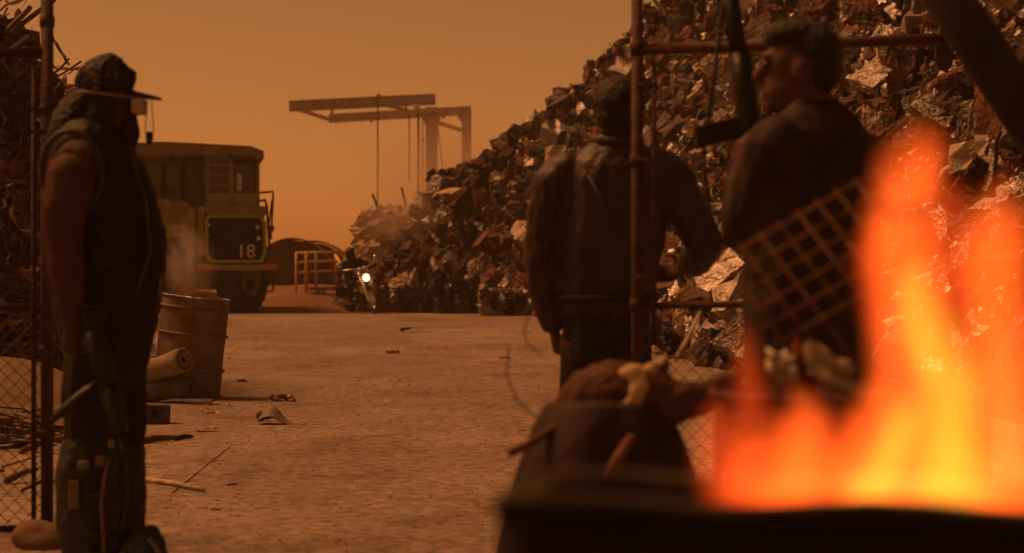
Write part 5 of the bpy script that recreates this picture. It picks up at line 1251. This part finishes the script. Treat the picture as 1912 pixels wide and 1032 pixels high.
flame([(1352, 955, 46), (1350, 850, 50), (1346, 790, 38), (1338, 735, 6)], 'r', FD - .03, 8)
flame([(1960, 955, 90), (1950, 760, 76), (1930, 640, 50), (1915, 560, 8)], 'b', FD + .05, 9)
flame([(1620, 955, 50), (1650, 880, 45), (1690, 780, 34), (1700, 720, 6)], 'y', FD + .02, 10)
flame([(1850, 955, 80), (1880, 880, 60), (1890, 800, 20), (1895, 770, 5)], 'b', FD, 11)
flame([(1660, 700, 20), (1650, 600, 40), (1645, 480, 38), (1655, 380, 30), (1665, 310, 5)], 'r', FD - .04, 12)
flame([(1800, 955, 130), (1810, 800, 105), (1822, 670, 80), (1835, 600, 45), (1840, 560, 10)], 'b', FD + .01, 13)
flame([(1435, 955, 90), (1448, 880, 80), (1455, 810, 46), (1448, 765, 14)], 'b', FD, 14)
flame([(1555, 955, 100), (1560, 880, 88), (1575, 810, 56), (1585, 765, 14)], 'b', FD, 15)
fl = bpy.data.lights.new('fire_light', 'POINT'); flo = bpy.data.objects.new('fire_light', fl); COL.objects.link(flo)
fl.energy = 13; fl.color = (1.0, .32, .06); fl.shadow_soft_size = .12; flo.location = P(1700, 780, 2.12)

# dark tarp mound with a carcass on it
DC = 5.5
def c_(x, y, dd=0): return P(x, y, DC) + Vector((0, dd, 0))
tm = empty('tarp_mound', (c_(1140, 1000).x, DC, 0), 'dark reddish tarp-covered mound in front of the jacketed man', 'mound')
def tfn(u, v):
    a = 2 * math.pi * u; y = 738 + (1370 - 738) * v
    w_ = interp([(738, 2), (742, 70), (752, 108), (775, 122), (800, 134), (860, 155), (930, 176), (1100, 215), (1400, 300)], y) / FPX * DC
    k = 1 + .07 * mnoise.noise(Vector((math.cos(a) * 2, math.sin(a) * 2, v * 3))) + .05 * math.sin(a * 9 + v * 2 + 2 * mnoise.noise(Vector((math.cos(a), math.sin(a), v * 2)))) * min(1, v * 3)
    base = c_(1130 + 6 * v, y); base.z = max(0.004, base.z); return base + Vector((math.cos(a) * w_ * k, math.sin(a) * w_ * .9 * k, 0))
MB().grid(lambda u, v: tfn(u, v ** 1.6), 48, 40).build('tarp', M['tarp'], tm, smooth=True)
ca = empty('carcass', c_(1150, 790), 'mottled brown and cream animal carcass lying on the dark mound', 'carcass')
b = Blob(); b.chain([(c_(1068, 760), .05), (c_(1105, 742), .078), (c_(1150, 738), .09), (c_(1205, 745), .085), (c_(1255, 750), .062), (c_(1315, 742), .042), (c_(1375, 705), .026)])
b.chain([(c_(1225, 700), .03), (c_(1238, 684), .02)])
b.build('body', M['hide'], ca, voxel=.009, smooth=4, folds=.012, fscale=.07)
b = Blob(); b.ell(c_(1180, 694, -.062), (.040, .022, .026), (-.9, 0, .1)); b.ell(c_(1188, 715, -.080), (.026, .016, .032), (-.4, 0, .2)); b.ell(c_(1182, 740, -.088), (.022, .014, .03)); b.ell(c_(1168, 764, -.084), (.036, .016, .03), (.35, 0, 0)); b.ell(c_(1158, 782, -.07), (.026, .016, .02), (.6, 0, 0)); b.ell(c_(1215, 688, -.03), (.02, .016, .016)); b.build('pale_patch', M['bone'], ca, voxel=.007, smooth=3, folds=.008, fscale=.03)
b = Blob(); b.chain([(c_(1085, 765, -.07), .014), (c_(1030, 795, -.1), .012), (c_(985, 822, -.12), .011), (c_(955, 836, -.13), .013)]); b.build('leg', M['meat'], ca, voxel=.006, smooth=3)
b = Blob(); b.chain([(c_(1170, 812, -.15), .014), (c_(1150, 842, -.18), .018), (c_(1130, 870, -.19), .014), (c_(1100, 915, -.2), .013)]); b.ell(c_(1112, 890, -.2), .016); b.chain([(c_(1172, 812, -.15), .014), (c_(1180, 770, -.06), .02)]); b.build('leg', M['meat'], ca, voxel=.006, smooth=3)
b = Blob(); b.chain([(c_(1222, 700), .022), (c_(1235, 682), .016), (c_(1242, 668), .01)]); b.build('ear', M['bone'], ca, voxel=.006, smooth=3)
tag(MB().tube([P(1262, 672, 7.4), P(1285, 630, 7.5), P(1300, 598, 7.6), P(1308, 582, 7.7)], [.009, .008, .007, .005], 6).build('upright_stick', M['tan'], smooth=True), 'thin pale stick standing up beside the carcass', 'stick')
tag(MB().tube([c_(1010, 662), c_(985, 645, .1), c_(978, 618, .1), c_(990, 582, .05)], .0022, 5).build('loose_wire', M['wire'], smooth=True), 'upper thin loop of loose wire left of the jacketed man', 'wire')
tag(MB().tube([c_(1040, 790, -.05), c_(1000, 783, .1), c_(965, 752, .1), c_(945, 702, .1), c_(950, 650, .05)], .0022, 5).build('loose_wire', M['wire'], smooth=True), 'lower thin loop of loose wire rising from the mound', 'wire')
# second drum behind the flames, grate and rag on it
q = P(1590, 745, 4.6); d2 = empty('steel_drum', (q.x, q.y, 0), 'dark red-brown drum behind the flames', 'drum')
zt = .905
MB().lathe([(.285, 0), (.285, .3), (.296, .31), (.285, .32), (.285, .6), (.296, .61), (.285, .62), (.285, zt - .01), (.292, zt), (.27, zt), (.268, zt - .03), (.001, zt - .03)], (q.x, q.y, 0), 40, cap=False).build('body', M['rust_red'], d2, smooth=True)
MB().tube([(q.x + math.cos(a) * .289, q.y + math.sin(a) * .289, zt) for a in [i * math.pi / 20 for i in range(40)]], .009, 6, closed=True).build('rolled_rim', M['rust_red'], d2, smooth=True)
DGR = 4.4
ga = empty('wire_grate', P(1500, 700, DGR), 'rusty diamond-mesh grate leaning up behind the flames', 'grate')
E1 = (P(1545, 372, DGR) - P(1350, 482, DGR)); ln1 = E1.length; E1.normalize()
E2 = (P(1478, 655, DGR - .12) - P(1350, 482, DGR)).normalized()
def grd(s_, t_): return P(1350, 482, DGR) + E1 * s_ + E2 * t_
sp = .0436; n1, n2 = 9, 6
for k in range(n2): MB().tube([grd(-.02 + .012 * k * 0, k * sp), grd(sp * (n1 - 1) + .02, k * sp)], .0030, 6).build('bar', M['rust'], ga, smooth=True)
for k in range(n1): MB().tube([grd(k * sp, -.01), grd(k * sp, sp * (n2 - 1) + .06 + (.12 if k in (2, 5) else 0))], .0026, 6).build('cross_bar', M['rust'], ga, smooth=True)
def rag(pts, mk, name, label, seed):
    mb = MB(); (x0, y0, x1, y1, d) = pts
    def fn(u, v):
        p = P(x0 + (x1 - x0) * u, y0 + (y1 - y0) * (u * .6 + v * .4) + 30 * (v - .5), d); return p + Vector((0, .05 * mnoise.noise(Vector((u * 3, v * 3, seed))), .03 * abs(mnoise.noise(Vector((u * 4, v * 4, seed + 2))))))
    tag(mb.grid(fn, 10, 8).build(name, M[mk], solid=.012, smooth=True), label, 'rag', 'rags on the drum behind the flames')
rag((1505, 655, 1592, 728, 4.5), 'cloth_white', 'rag', 'larger dirty white rag lying behind the flames', 1)
rag((1434, 680, 1488, 706, 4.5), 'cloth_white', 'rag', 'smaller dirty white rag left of the larger one', 4)
rag((1485, 655, 1520, 735, 4.53), 'cloth_red', 'rag', 'red rag edge beside the larger white rag', 7)
# slanting dark pole, top right
tag(MB().tube([P(1690, -125, 7.7), P(1848, 112, 7.7), P(2200, 650, 7.7), Vector((P(2510, 1120, 7.7).x, 7.7, 0.0))], [.084, .085, .085, .085], 16).build('slanting_pole', M['pole'], smooth=True), 'thick dark pole slanting across the top right corner', 'pole')

# ================================================================== SMOKE, DUST, HAZE
def puff(name, px, py, d, rx, ry, rz, mtl, label, rot=(0, 0, 0)):
    bm = bmesh.new(); bmesh.ops.create_icosphere(bm, subdivisions=3, radius=1.0); me = bpy.data.meshes.new(name); bm.to_mesh(me); bm.free()
    o = bpy.data.objects.new(name, me); COL.objects.link(o); o.location = P(px, py, d); o.scale = (rx, ry, rz); o.rotation_euler = rot; me.materials.append(mtl)
    tag(o, label, 'smoke', kind='stuff'); return o
puff('smoke', 350, 495, 18.8, .27, .22, .48, vol_puff('drum_smoke', 11, (.75, .66, .6), 1.6, (.4, .7)), 'thin smoke rising from the steel drum', (0, R(-12), 0))
puff('dust', 620, 562, 52, 2.2, 2.5, .45, vol_puff('bike_dust', 0.35, (.85, .6, .45), 1.8, (.35, .7)), 'dust kicked up behind the motorcycle')
puff('smoke', 745, 400, 50.0, 1.15, .7, .8, vol_puff('heap_smoke', 1.5, (.85, .7, .58), 1.6, (.35, .7)), 'pale smoke drifting off the heap below the crane cables')
puff('smoke', 830, 330, 90, 4.4, 3, 3.2, vol_puff('crane_dust', 0.35, (.9, .75, .6), 1.3, (.25, .6)), 'pale dust around the feet of the crane posts')
hz, hv = vol_principled('haze_air', 0.0009, (.95, .85, .75), 0.35)
o = MB().span((-160, -45, -1.5), (160, 210, 13.5)).build('haze', hz, local=True); tag(o, 'dusty orange air over the whole scrapyard', 'haze', kind='stuff')
